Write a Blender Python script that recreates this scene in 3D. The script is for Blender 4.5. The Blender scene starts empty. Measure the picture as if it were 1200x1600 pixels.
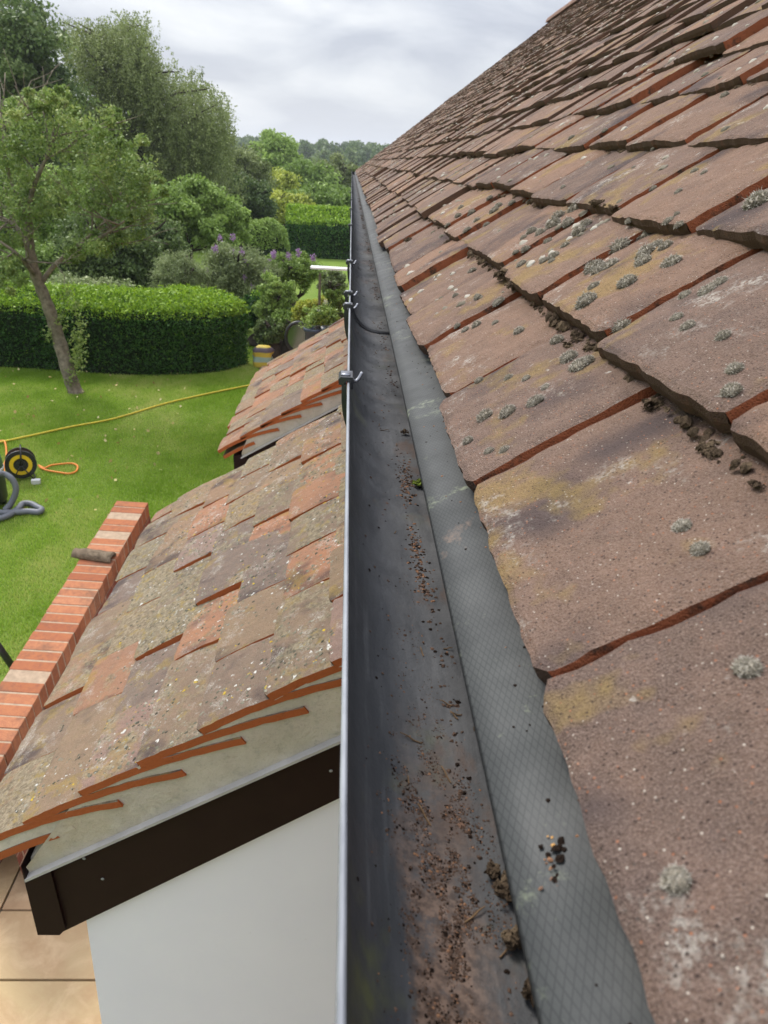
import bpy, bmesh, math, random
import numpy as np
from mathutils import Vector, Matrix, noise

random.seed(7); rng = np.random.default_rng(7)
scene = bpy.context.scene
COL = scene.collection
R_ = math.radians

# ------------------------------------------------------------------ camera
CW, CH, F = 1200., 1600., 1200.
def _basis():
    vp, nad = (550, 252), (435, 3433)
    Y = np.array([vp[0]-600, -(vp[1]-800), -F]); Y /= np.linalg.norm(Y)
    Z = -np.array([nad[0]-600, -(nad[1]-800), -F]); Z /= np.linalg.norm(Z)
    Z -= (Z@Y)*Y; Z /= np.linalg.norm(Z)
    return np.stack([np.cross(Y, Z), Y, Z], 1)
RC = _basis()
def at(px, py, Y):
    d = RC.T @ np.array([px-600, -(py-800), -F]); return d*(Y/d[1])
def at_z(px, py, Z):
    d = RC.T @ np.array([px-600, -(py-800), -F]); return d*(Z/d[2])
cd = bpy.data.cameras.new('camera'); cam = bpy.data.objects.new('camera', cd); COL.objects.link(cam)
m4 = Matrix.Identity(4)
for i in range(3):
    for j in range(3): m4[i][j] = RC.T[i][j]
cam.matrix_world = m4
cd.sensor_fit = 'VERTICAL'; cd.sensor_height = 24; cd.sensor_width = 18; cd.lens = 18
cd.clip_start = .01; cd.clip_end = 3000
cd.dof.use_dof = True; cd.dof.focus_distance = .62; cd.dof.aperture_fstop = 18
scene.camera = cam
GZ = -3.4                                   # ground level: the camera is the origin

# ------------------------------------------------------------------ world / sun
SUN_EL, SUN_AZ = R_(48), R_(-38)            # azimuth from +Y towards +X
w = bpy.data.worlds.new('World'); scene.world = w; w.use_nodes = True
nt = w.node_tree; nt.nodes.clear()
def N(nt, t, **k):
    n = nt.nodes.new(t)
    for a, b in k.items(): setattr(n, a, b)
    return n
sky = N(nt, 'ShaderNodeTexSky', sky_type='NISHITA', sun_disc=False, sun_elevation=SUN_EL, sun_rotation=SUN_AZ)
skys = N(nt, 'ShaderNodeVectorMath', operation='SCALE'); skys.inputs['Scale'].default_value = .10
nt.links.new(sky.outputs[0], skys.inputs[0])
tc = N(nt, 'ShaderNodeTexCoord')
sep = N(nt, 'ShaderNodeSeparateXYZ'); nt.links.new(tc.outputs['Generated'], sep.inputs[0])
zc = N(nt, 'ShaderNodeMath', operation='MAXIMUM'); zc.inputs[1].default_value = 0.0; nt.links.new(sep.outputs[2], zc.inputs[0])
za = N(nt, 'ShaderNodeMath', operation='ADD'); za.inputs[1].default_value = 0.24; nt.links.new(zc.outputs[0], za.inputs[0])
def div(o):
    d = N(nt, 'ShaderNodeMath', operation='DIVIDE'); nt.links.new(sep.outputs[o], d.inputs[0]); nt.links.new(za.outputs[0], d.inputs[1]); return d
dx, dy = div(0), div(1)
cb = N(nt, 'ShaderNodeCombineXYZ'); nt.links.new(dx.outputs[0], cb.inputs[0]); nt.links.new(dy.outputs[0], cb.inputs[1])
n1 = N(nt, 'ShaderNodeTexNoise'); n1.inputs['Scale'].default_value = 1.5; n1.inputs['Detail'].default_value = 7; n1.inputs['Roughness'].default_value = .52; n1.inputs['Distortion'].default_value = .3
nt.links.new(cb.outputs[0], n1.inputs['Vector'])
cr = N(nt, 'ShaderNodeValToRGB'); e = cr.color_ramp.elements
e[0].position = .40; e[0].color = (.30, .31, .355, 1); e[1].position = .64; e[1].color = (.58, .58, .58, 1)
k = cr.color_ramp.elements.new(.5); k.color = (.41, .42, .45, 1)
nt.links.new(n1.outputs['Fac'], cr.inputs[0])
# the cloud deck covers most of the sky; a little of the blue sky comes through
mx = N(nt, 'ShaderNodeMix', data_type='RGBA'); mx.inputs[0].default_value = .90
nt.links.new(skys.outputs[0], mx.inputs[6]); nt.links.new(cr.outputs[0], mx.inputs[7])
hz = N(nt, 'ShaderNodeMapRange'); hz.inputs[1].default_value = 0; hz.inputs[2].default_value = .16; hz.inputs[3].default_value = .6; hz.inputs[4].default_value = 0
nt.links.new(sep.outputs[2], hz.inputs[0])
mh = N(nt, 'ShaderNodeMix', data_type='RGBA'); mh.inputs[7].default_value = (.42, .435, .46, 1)
nt.links.new(hz.outputs[0], mh.inputs[0]); nt.links.new(mx.outputs[2], mh.inputs[6])
bg = N(nt, 'ShaderNodeBackground'); bg.inputs['Strength'].default_value = 1.0
gain = N(nt, 'ShaderNodeMapRange'); gain.inputs[1].default_value = .30; gain.inputs[2].default_value = .95; gain.inputs[3].default_value = 1.0; gain.inputs[4].default_value = 3.3
nt.links.new(sep.outputs[2], gain.inputs[0]); nt.links.new(gain.outputs[0], bg.inputs['Strength'])   # an overcast sky is brightest overhead
nt.links.new(mh.outputs[2], bg.inputs['Color'])
wo = N(nt, 'ShaderNodeOutputWorld'); nt.links.new(bg.outputs[0], wo.inputs['Surface'])

sl = bpy.data.lights.new('sun', 'SUN'); sl.energy = 1.9; sl.angle = R_(16); sl.color = (1, .95, .88)
sun = bpy.data.objects.new('sun', sl); COL.objects.link(sun)
sd = Vector((math.sin(SUN_AZ)*math.cos(SUN_EL), math.cos(SUN_AZ)*math.cos(SUN_EL), math.sin(SUN_EL)))
sun.rotation_euler = sd.to_track_quat('Z', 'Y').to_euler()
vs = scene.view_settings; vs.view_transform = 'Standard'; vs.look = 'None'; vs.exposure = 0.85; vs.gamma = 1; vs.use_curve_mapping = False
scene.cycles.max_bounces = 6; scene.cycles.transparent_max_bounces = 6

# ------------------------------------------------------------------ helpers
def tag(o, label=None, cat=None, group=None, kind=None):
    if label: o['label'] = label
    if cat: o['category'] = cat
    if group: o['group'] = group
    if kind: o['kind'] = kind
    return o
def empty(name, loc, label, cat, group=None):
    o = bpy.data.objects.new(name, None); COL.objects.link(o); o.location = loc; o.empty_display_size = .1
    return tag(o, label, cat, group)
def link(name, me, mat, parent=None, smooth=False):
    o = bpy.data.objects.new(name, me); COL.objects.link(o)
    if mat: me.materials.append(mat)
    if smooth: me.polygons.foreach_set('use_smooth', [True]*len(me.polygons))
    if parent is not None:
        o.parent = parent
        p = parent; off = Vector((0, 0, 0))
        while p is not None: off += Vector(p.location); p = p.parent
        o.location = -off                    # meshes are written in world coordinates
    return o
class MB:
    def __init__(s): s.v = []; s.f = []; s.a = {}; s.sm = []
    def add(s, vs, fs, **at_):
        b = len(s.v); s.v += [tuple(map(float, x)) for x in vs]; s.f += [tuple(i+b for i in f) for f in fs]
        for k_, val in at_.items():
            l = s.a.setdefault(k_, []); l += [0.]*(b-len(l))
            l += list(val) if hasattr(val, '__len__') else [val]*len(vs)
        return s
    def box(s, lo, hi, **k):
        x0, y0, z0 = lo; x1, y1, z1 = hi
        return s.add([(x0,y0,z0),(x1,y0,z0),(x1,y1,z0),(x0,y1,z0),(x0,y0,z1),(x1,y0,z1),(x1,y1,z1),(x0,y1,z1)],
              [(0,3,2,1),(4,5,6,7),(0,1,5,4),(1,2,6,5),(2,3,7,6),(3,0,4,7)], **k)
    def prism(s, poly, y0, y1):              # polygon in XZ, extruded along Y
        n = len(poly)
        return s.add([(x, y0, z) for x, z in poly]+[(x, y1, z) for x, z in poly],
              [tuple(range(n)), tuple(range(2*n-1, n-1, -1))]+[(i, i+n, (i+1) % n+n, (i+1) % n) for i in range(n)])
    def tube(s, pts, rad, n=10, cap=True):
        pts = [Vector(p) for p in pts]; L = len(pts)
        rad = rad if hasattr(rad, '__len__') else [rad]*L
        vs = []; up = None
        for i, p in enumerate(pts):
            t = (pts[min(i+1, L-1)]-pts[max(i-1, 0)]).normalized()
            if up is None: up = t.orthogonal().normalized()
            up = (up-t*up.dot(t)).normalized(); sd_ = t.cross(up)
            for j in range(n):
                a = 2*math.pi*j/n; vs.append(p+(up*math.cos(a)+sd_*math.sin(a))*rad[i])
        fs = [(i*n+j, i*n+(j+1) % n, (i+1)*n+(j+1) % n, (i+1)*n+j) for i in range(L-1) for j in range(n)]
        if cap: fs += [tuple(range(n-1, -1, -1)), tuple(range((L-1)*n, L*n))]
        return s.add(vs, fs)
    def build(s, name, mat, parent=None, smooth=False):
        me = bpy.data.meshes.new(name); me.from_pydata(s.v, [], s.f); 
        for k_, l in s.a.items():
            l = l+[0.]*(len(s.v)-len(l)); at_ = me.attributes.new(k_, 'FLOAT', 'POINT'); at_.data.foreach_set('value', l)
        me.update()
        return link(name, me, mat, parent, smooth)
def spline(pts, n=8):
    P = [Vector(p) for p in pts]; P = [P[0]*2-P[1]]+P+[P[-1]*2-P[-2]]; out = []
    for i in range(1, len(P)-2):
        for k_ in range(n):
            t = k_/n; a, b, c, d = P[i-1:i+3]
            out.append(.5*((2*b)+(c-a)*t+(2*a-5*b+4*c-d)*t*t+(3*b-a-3*c+d)*t**3))
    out.append(P[-2]); return out
def nz(x, y, z=0.): return noise.noise(Vector((x, y, z)))

# ------------------------------------------------------------------ materials
class M_:
    def __init__(s, name, rough=.8, spec=.3):
        s.m = bpy.data.materials.new(name); s.m.use_nodes = True; s.nt = s.m.node_tree
        s.b = s.nt.nodes['Principled BSDF']; s.b.inputs['Roughness'].default_value = rough
        s.b.inputs['Specular IOR Level'].default_value = spec; s._o = None
    def n(s, t, **k): return N(s.nt, t, **k)
    def lk(s, a, b): s.nt.links.new(a, b)
    def obj(s):
        if s._o is None: s._o = s.n('ShaderNodeTexCoord').outputs['Object']
        return s._o
    def map(s, sc, off=None, v=None):
        m = s.n('ShaderNodeMapping'); m.inputs['Scale'].default_value = sc
        if off is not None: m.inputs['Location'].default_value = off
        s.lk(v or s.obj(), m.inputs[0]); return m.outputs[0]
    def noise(s, scale, det=4, rough=.55, v=None, dist=0, out='Fac'):
        n_ = s.n('ShaderNodeTexNoise'); n_.inputs['Scale'].default_value = scale; n_.inputs['Detail'].default_value = det
        n_.inputs['Roughness'].default_value = rough; n_.inputs['Distortion'].default_value = dist
        s.lk(v or s.obj(), n_.inputs['Vector']); return n_.outputs[out]
    def vor(s, scale, v=None, feature='F1', out='Distance', rnd=1):
        n_ = s.n('ShaderNodeTexVoronoi', feature=feature); n_.inputs['Scale'].default_value = scale; n_.inputs['Randomness'].default_value = rnd
        s.lk(v or s.obj(), n_.inputs['Vector']); return n_.outputs[out]
    def ramp(s, x, stops, interp='LINEAR'):
        r = s.n('ShaderNodeValToRGB'); r.color_ramp.interpolation = interp; el = r.color_ramp.elements
        while len(el) < len(stops): el.new(.5)
        for e_, (p, c) in zip(el, stops):
            e_.position = p; e_.color = (c, c, c, 1) if not hasattr(c, '__len__') else (*c, 1)
        s.lk(x, r.inputs[0]); return r.outputs[0]
    def mix(s, f, a, b, mode='MIX'):
        m = s.n('ShaderNodeMix', data_type='RGBA', blend_type=mode)
        for i, x in ((0, f), (6, a), (7, b)):
            if hasattr(x, 'is_linked') or hasattr(x, 'node'): s.lk(x, m.inputs[i])
            elif i == 0: m.inputs[0].default_value = x
            else: m.inputs[i].default_value = (*x, 1)
        return m.outputs[2]
    def math(s, op, a, b=0., c=None, clamp=False):
        m = s.n('ShaderNodeMath', operation=op, use_clamp=clamp)
        for i, x in enumerate((a, b) if c is None else (a, b, c)):
            if hasattr(x, 'node'): s.lk(x, m.inputs[i])
            else: m.inputs[i].default_value = x
        return m.outputs[0]
    def attr(s, name, out='Fac'):
        a = s.n('ShaderNodeAttribute', attribute_name=name); return a.outputs[out]
    def col(s, c):
        if hasattr(c, 'node'): s.lk(c, s.b.inputs['Base Color'])
        else: s.b.inputs['Base Color'].default_value = (*c, 1)
        return s
    def rough(s, c): s.lk(c, s.b.inputs['Roughness']); return s
    def bump(s, h, dist=.001, st=1.):
        b = s.n('ShaderNodeBump'); b.inputs['Distance'].default_value = dist; b.inputs['Strength'].default_value = st
        s.lk(h, b.inputs['Height']); s.lk(b.outputs[0], s.b.inputs['Normal']); return s

def tile_material(name, ramp_stops, lichen=1., orange=.5, grain=1., clay=0.):
    m = M_(name, .93, .12)
    rnd = m.attr('rnd'); edge = m.attr('edge'); ed = m.attr('rim'); r2 = m.attr('rnd2')
    off = m.n('ShaderNodeCombineXYZ'); m.lk(m.math('MULTIPLY', rnd, 31.), off.inputs[0]); m.lk(m.math('MULTIPLY', r2, 17.), off.inputs[1])
    va = m.n('ShaderNodeVectorMath', operation='ADD'); m.lk(m.obj(), va.inputs[0]); m.lk(off.outputs[0], va.inputs[1]); v = va.outputs[0]
    base = m.ramp(rnd, ramp_stops)
    big = m.noise(16, 7, .70, v); mid = m.noise(60, 5, .6, v); fine = m.noise(1300*grain, 4, .75, v); gr = m.vor(900*grain, v)
    c = m.mix(m.ramp(big, [(.35, 0.), (.65, .75)]), base, m.mix(.5, base, (.10, .075, .07)))
    c = m.mix(m.ramp(mid, [(.42, 0.), (.7, .5)]), c, m.mix(.5, base, (.30, .19, .14)))
    c = m.mix(m.ramp(fine, [(.46, .0), (.70, .42)]), c, (.42, .32, .27), 'MIX')
    c = m.mix(m.ramp(fine, [(.27, .65), (.42, 0.)]), c, (.05, .034, .03))
    # soot stain blots
    c = m.mix(m.ramp(m.noise(9, 3, .5, m.map((1, 1.4, 1), (3, 7, 1), v)), [(.54, 0.), (.68, .8)]), c, (.07, .055, .055))
    # ochre lichen
    och = m.math('MULTIPLY', m.ramp(m.noise(11, 4, .7, m.map((1, 1, 1), (8, 2, 5), v)), [(.565, 0.), (.64, 1.)]), m.ramp(fine, [(.3, .15), (.6, .95)]))
    c = m.mix(m.math('MULTIPLY', och, .6*min(1, lichen)), c, (.30, .21, .05))
    # pale crust lichen
    pal = m.math('MULTIPLY', m.ramp(m.noise(16, 6, .78, m.map((1, .8, 1), (1, 9, 4), v)), [(.60-.03*lichen, 0.), (.70-.03*lichen, 1.)]), m.ramp(m.noise(420, 3, .6, v), [(.42, .0), (.56, 1.)]))
    c = m.mix(m.math('MULTIPLY', pal, .8), c, (.42, .39, .34))
    # white specks
    wv = m.n('ShaderNodeVectorMath', operation='MULTIPLY_ADD'); m.lk(m.noise(160, 3, .7, v, 0, 'Color'), wv.inputs[0]); wv.inputs[1].default_value = (.016,)*3; m.lk(v, wv.inputs[2])
    sp = m.vor(62 if lichen < 1.5 else 46, wv.outputs[0]); spn = m.ramp(m.noise(30, 2, .5, v), [(.52, 0.), (.6, 1.)])
    c = m.mix(m.math('MULTIPLY', m.ramp(sp, [(.06, .75), (.13, 0.)]), spn), c, (.48, .46, .41))
    if clay:                                   # crusts of grey and ochre lichen covering whole tiles
        cv = m.math('ADD', m.math('MULTIPLY', r2, .42), m.math('MULTIPLY', m.noise(28, 6, .72, v), .8))
        cc = m.mix(m.ramp(m.noise(120, 5, .75, v), [(.38, 0.), (.6, 1.)]), (.11, .095, .065), (.31, .265, .18))
        cc = m.mix(m.ramp(m.noise(45, 4, .7, v), [(.55, 0.), (.64, .8)]), cc, (.27, .20, .06))
        c = m.mix(m.ramp(cv, [(.635, 0.), (.74, .8)]), c, cc)
    # sharp grit: pale and dark grains
    g1 = m.vor(620*grain, v); g1c = m.vor(620*grain, v, 'F1', 'Color'); gs = m.n('ShaderNodeSeparateXYZ'); m.lk(g1c, gs.inputs[0])
    c = m.mix(m.math('MULTIPLY', m.ramp(g1, [(.16, .9), (.26, 0.)]), m.ramp(gs.outputs[0], [(.86, 0.), (.9, 1.)])), c, (.50, .45, .38))
    c = m.mix(m.math('MULTIPLY', m.ramp(g1, [(.22, .85), (.34, 0.)]), m.ramp(gs.outputs[1], [(.74, 0.), (.78, 1.)])), c, (.045, .03, .026))
    c = m.mix(m.math('MULTIPLY', m.ramp(g1, [(.2, .8), (.3, 0.)]), m.ramp(gs.outputs[2], [(.88, 0.), (.92, 1.)])), c, (.36, .15, .08))
    # worn clay at the rim; on the bays it also paints lit edge highlights
    w_ = m.math('MULTIPLY', m.ramp(m.math('ADD', ed, m.math('MULTIPLY', m.noise(70, 4, .7, v), .9)), [(1.0, 0.), (1.16, .9)]), m.ramp(m.noise(24, 4, .65, v), [(.47, 0.), (.52, 1.)] if clay else [(.505, 0.), (.545, 1.)]))
    c = m.mix(m.math('MULTIPLY', w_, orange), c, (.44, .17, .09))
    # broken side faces: bare clay with dark moss dirt
    side = m.mix(m.ramp(m.noise(45, 5, .7, v), [(.51+clay, 0.), (.63+clay, 1.)]), (.40, .115, .040) if clay else (.30, .10, .048), (.065, .045, .033))
    tail = m.mix(m.ramp(m.noise(60, 5, .7, v), [(.56, 0.), (.72, .7)]), (.105, .068, .048), (.19, .09, .055))
    c = m.mix(m.ramp(edge, [(.3, 0.), (.5, 1.)]), c, m.mix(m.ramp(edge, [(.7, 0.), (.9, 1.)]), side, tail))
    m.col(c)
    h = m.math('ADD', m.math('MULTIPLY', fine, .5), m.math('MULTIPLY', m.ramp(gr, [(0., 0.), (.6, 1.)]), .35))
    h = m.math('ADD', h, m.math('MULTIPLY', mid, 2.0))
    m.bump(h, .0019, 1.)
    return m.m
MAIN = [(0, (.112, .077, .060)), (.35, (.150, .098, .072)), (.7, (.184, .115, .078)), (1, (.225, .132, .083))]
BAY = [(0, (.15, .12, .10)), (.25, (.20, .145, .095)), (.45, (.24, .17, .10)), (.65, (.28, .15, .085)), (.85, (.36, .165, .085)), (1, (.22, .17, .15))]
mat_tile = tile_material('roof_tile_clay', MAIN, .9, .7)
mat_bay = tile_material('bay_tile_clay', BAY, 1.9, .7, 1., .12)

def simple(name, c, rough=.7, spec=.3, var=.25, scale=20, bump=0, bscale=200):
    m = M_(name, rough, spec); n_ = m.noise(scale, 5, .6)
    m.col(m.mix(m.ramp(n_, [(.3, 0.), (.7, 1.)]), tuple(x*(1-var) for x in c), tuple(min(1, x*(1+var)) for x in c)))
    if bump: m.bump(m.noise(bscale, 4, .6), bump, .8)
    return m.m
def leafmat(name, dark, mid, light, trans=.3):
    m = M_(name, .55, .35); r = m.attr('rnd')
    c = m.ramp(r, [(0, dark), (.5, mid), (1, light)]); m.col(c)
    tr = m.n('ShaderNodeBsdfTranslucent'); m.lk(c, tr.inputs[0]); mx_ = m.n('ShaderNodeMixShader'); mx_.inputs[0].default_value = trans
    out = m.nt.nodes['Material Output']; m.lk(m.b.outputs[0], mx_.inputs[1]); m.lk(tr.outputs[0], mx_.inputs[2]); m.lk(mx_.outputs[0], out.inputs[0])
    return m.m

# gutter plastic: dusty weathered black
m = M_('gutter_plastic', .35, .5)
st = m.noise(9, 6, .65, m.map((1, .12, 1))); fine = m.noise(160, 4, .6); scr = m.noise(60, 5, .7, m.map((3, .2, 3)))
sepz = m.n('ShaderNodeSeparateXYZ'); m.lk(m.obj(), sepz.inputs[0])
floor_ = m.ramp(m.math('ADD', sepz.outputs[2], .2225), [(0., 1.), (.026, 0.)])
c = m.mix(m.ramp(st, [(.35, 0.), (.7, 1.)]), (.016, .017, .019), (.042, .045, .050))
c = m.mix(m.ramp(scr, [(.55, 0.), (.75, .5)]), c, (.13, .135, .14))
c = m.mix(m.math('MULTIPLY', m.ramp(m.noise(12, 5, .7), [(.55, 0.), (.68, .8)]), m.ramp(fine, [(.35, .2), (.6, 1.)])), c, (.075, .08, .03))
dust_sheen = m.math('MULTIPLY', floor_, m.ramp(m.noise(26, 6, .7, m.map((1, .5, 1))), [(.25, .5), (.6, 1.)]))
c = m.mix(m.math('MULTIPLY', dust_sheen, m.ramp(m.noise(18, 6, .75, m.map((1.2, .22, 1), (3, 0, 2))), [(.40, .25), (.64, .9)])), c, (.12, .12, .12))  # floor dust, lightened to carry the sky reflection in its colour
py_ = m.ramp(m.math('ADD', sepz.outputs[1], m.math('MULTIPLY', m.noise(14, 3), .12)), [(.22, 1.), (.33, 0.)]); px_ = m.ramp(m.math('ADD', m.math('MULTIPLY', sepz.outputs[0], 10.), m.math('MULTIPLY', m.noise(40, 5, .7, m.map((1, .5, 1))), .22)), [(.345, 0.), (.385, 1.), (.56, 1.), (.66, .0)])
c = m.mix(m.math('MULTIPLY', m.math('MULTIPLY', py_, px_), m.ramp(m.noise(70, 6, .75), [(.40, .1), (.50, 1.)])), c, m.mix(m.ramp(m.noise(260, 4, .7), [(.4, 0.), (.6, 1.)]), (.060, .040, .030), (.17, .115, .085)))
c = m.mix(m.math('MULTIPLY', floor_, m.ramp(m.noise(19, 6, .75, m.map((1, .45, 1), (2, 2, 0))), [(.54, 0.), (.64, .85)])), c, (.085, .06, .048))
m.col(c); m.rough(m.ramp(m.noise(30, 5, .6), [(.3, .30), (.7, .55)])); m.bump(m.noise(240, 4, .7), .0006, .6)
mat_gut = m.m
m = M_('lip_sheen_cap_grey', .45, .4); m.col(m.mix(m.ramp(m.noise(120, 4, .7, m.map((1, .15, 1))), [(.35, 0.), (.7, 1.)]), (.17, .18, .20), (.30, .315, .335))); mat_lip = m.m  # pale grey puts the sky sheen of the black lip into its colour
mat_black = simple('black_plastic', (.022, .023, .026), .38, .5, .4, 60)
mat_metal = M_('zinc_hook', .4, .5).col((.20, .21, .235)); mat_metal.b.inputs['Metallic'].default_value = .7; mat_metal = mat_metal.m

# eaves tray: grey felt with a crossed thread pattern
m = M_('eaves_tray_felt', .62, .25)
def lines(ang):
    mp = m.n('ShaderNodeMapping'); mp.inputs['Rotation'].default_value = (0, 0, ang); m.lk(m.attr('uvx', 'Vector') if 0 else m.obj(), mp.inputs[0])
    s_ = m.n('ShaderNodeSeparateXYZ'); m.lk(mp.outputs[0], s_.inputs[0])
    f_ = m.math('FRACT', m.math('MULTIPLY', s_.outputs[0], 480.)); d_ = m.math('ABSOLUTE', m.math('SUBTRACT', f_, .5))
    return m.ramp(d_, [(.04, 1.), (.12, 0.)])
ln = m.math('MAXIMUM', lines(R_(20)), lines(R_(-20)))
c = m.mix(m.ramp(m.noise(22, 5, .6), [(.3, 0.), (.7, 1.)]), (.036, .039, .039), (.056, .060, .058))
c = m.mix(m.math('MULTIPLY', ln, .5), c, (.012, .014, .016))
c = m.mix(m.math('MULTIPLY', m.ramp(m.noise(28, 6, .75), [(.58, 0.), (.68, .7)]), m.ramp(m.noise(300, 3), [(.4, .2), (.6, 1.)])), c, (.24, .27, .18))
c = m.mix(m.ramp(m.noise(17, 6, .75, m.map((1, .6, 1), (5, 1, 0))), [(.62, 0.), (.72, .6)]), c, (.22, .15, .11))
m.col(c); m.rough(m.ramp(m.noise(40, 4), [(.3, .50), (.7, .70)])); m.bump(m.noise(300, 5, .7), .0003, .4)
mat_tray = m.m

m = M_('mortar', .92, .1)
c = m.mix(m.ramp(m.noise(12, 6, .7), [(.3, 0.), (.7, 1.)]), (.46, .42, .36), (.62, .57, .50))
c = m.mix(m.ramp(m.noise(60, 5, .7), [(.55, 0.), (.75, .5)]), c, (.25, .25, .22))
c = m.mix(m.ramp(m.noise(7, 4, .6, m.map((1, 1, 1), (4, 4, 4))), [(.55, 0.), (.7, .35)]), c, (.42, .33, .18))
c = m.mix(m.ramp(m.noise(320, 4, .7), [(.55, 0.), (.7, .5)]), c, (.30, .27, .22)); m.col(c).bump(m.noise(140, 6, .75), .0025, 1.); mat_mortar = m.m
m = M_('barge_upvc_brown', .55, .1); m.col(m.mix(m.noise(30, 3), (.016, .007, .007), (.022, .011, .010))); mat_barge = m.m
m = M_('white_render', .6, .3); c = m.mix(m.ramp(m.noise(5, 5, .6), [(.3, 0.), (.7, 1.)]), (.75, .755, .86), (.79, .795, .89))
c = m.mix(m.ramp(m.vor(26), [(.0, .6), (.035, 0.)]), c, (.35, .33, .3)); m.col(c).bump(m.noise(90, 5), .0006, .4); mat_white = m.m

def brickmat(name, bw, bh, axes, c1, c2, mort, offset=.5, ms=.011):
    m = M_(name, .9, .15)
    cbn = m.n('ShaderNodeCombineXYZ'); a = m.n('ShaderNodeSeparateXYZ'); m.lk(m.n('ShaderNodeTexCoord').outputs['UV'] if axes == 'uv' else m.obj(), a.inputs[0])
    i, j = (0, 1) if axes == 'uv' else axes
    m.lk(a.outputs[i], cbn.inputs[0]); m.lk(a.outputs[j], cbn.inputs[1])
    br = m.n('ShaderNodeTexBrick'); br.offset = offset; m.lk(cbn.outputs[0], br.inputs['Vector'])
    br.inputs['Color1'].default_value = (*c1, 1); br.inputs['Color2'].default_value = (*c2, 1); br.inputs['Mortar'].default_value = (*mort, 1)
    br.inputs['Scale'].default_value = 1; br.inputs['Mortar Size'].default_value = ms/2; br.inputs['Mortar Smooth'].default_value = .2
    br.inputs['Brick Width'].default_value = bw; br.inputs['Row Height'].default_value = bh
    c = m.mix(m.ramp(m.noise(30, 5, .7), [(.4, 0.), (.75, .5)]), br.outputs[0], (.13, .06, .045))
    c = m.mix(m.ramp(m.noise(9, 4, .7), [(.5, 0.), (.7, .4)]), c, (.5, .3, .2))
    m.col(c).bump(m.math('ADD', m.math('MULTIPLY', br.outputs['Fac'], -1.5), m.noise(90, 4)), .003, .8); return m.m
mat_coping = brickmat('coping_brick', .6, .075, 'uv', (.40, .125, .075), (.30, .085, .06), (.50, .36, .26), 0)
mat_wallbrick = brickmat('wall_brick', .225, .075, 'uv', (.27, .075, .045), (.18, .055, .038), (.34, .27, .2))
mat_housebrick = brickmat('house_brick', .225, .075, (1, 2), (.33, .13, .08), (.25, .09, .06), (.4, .36, .3))

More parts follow.
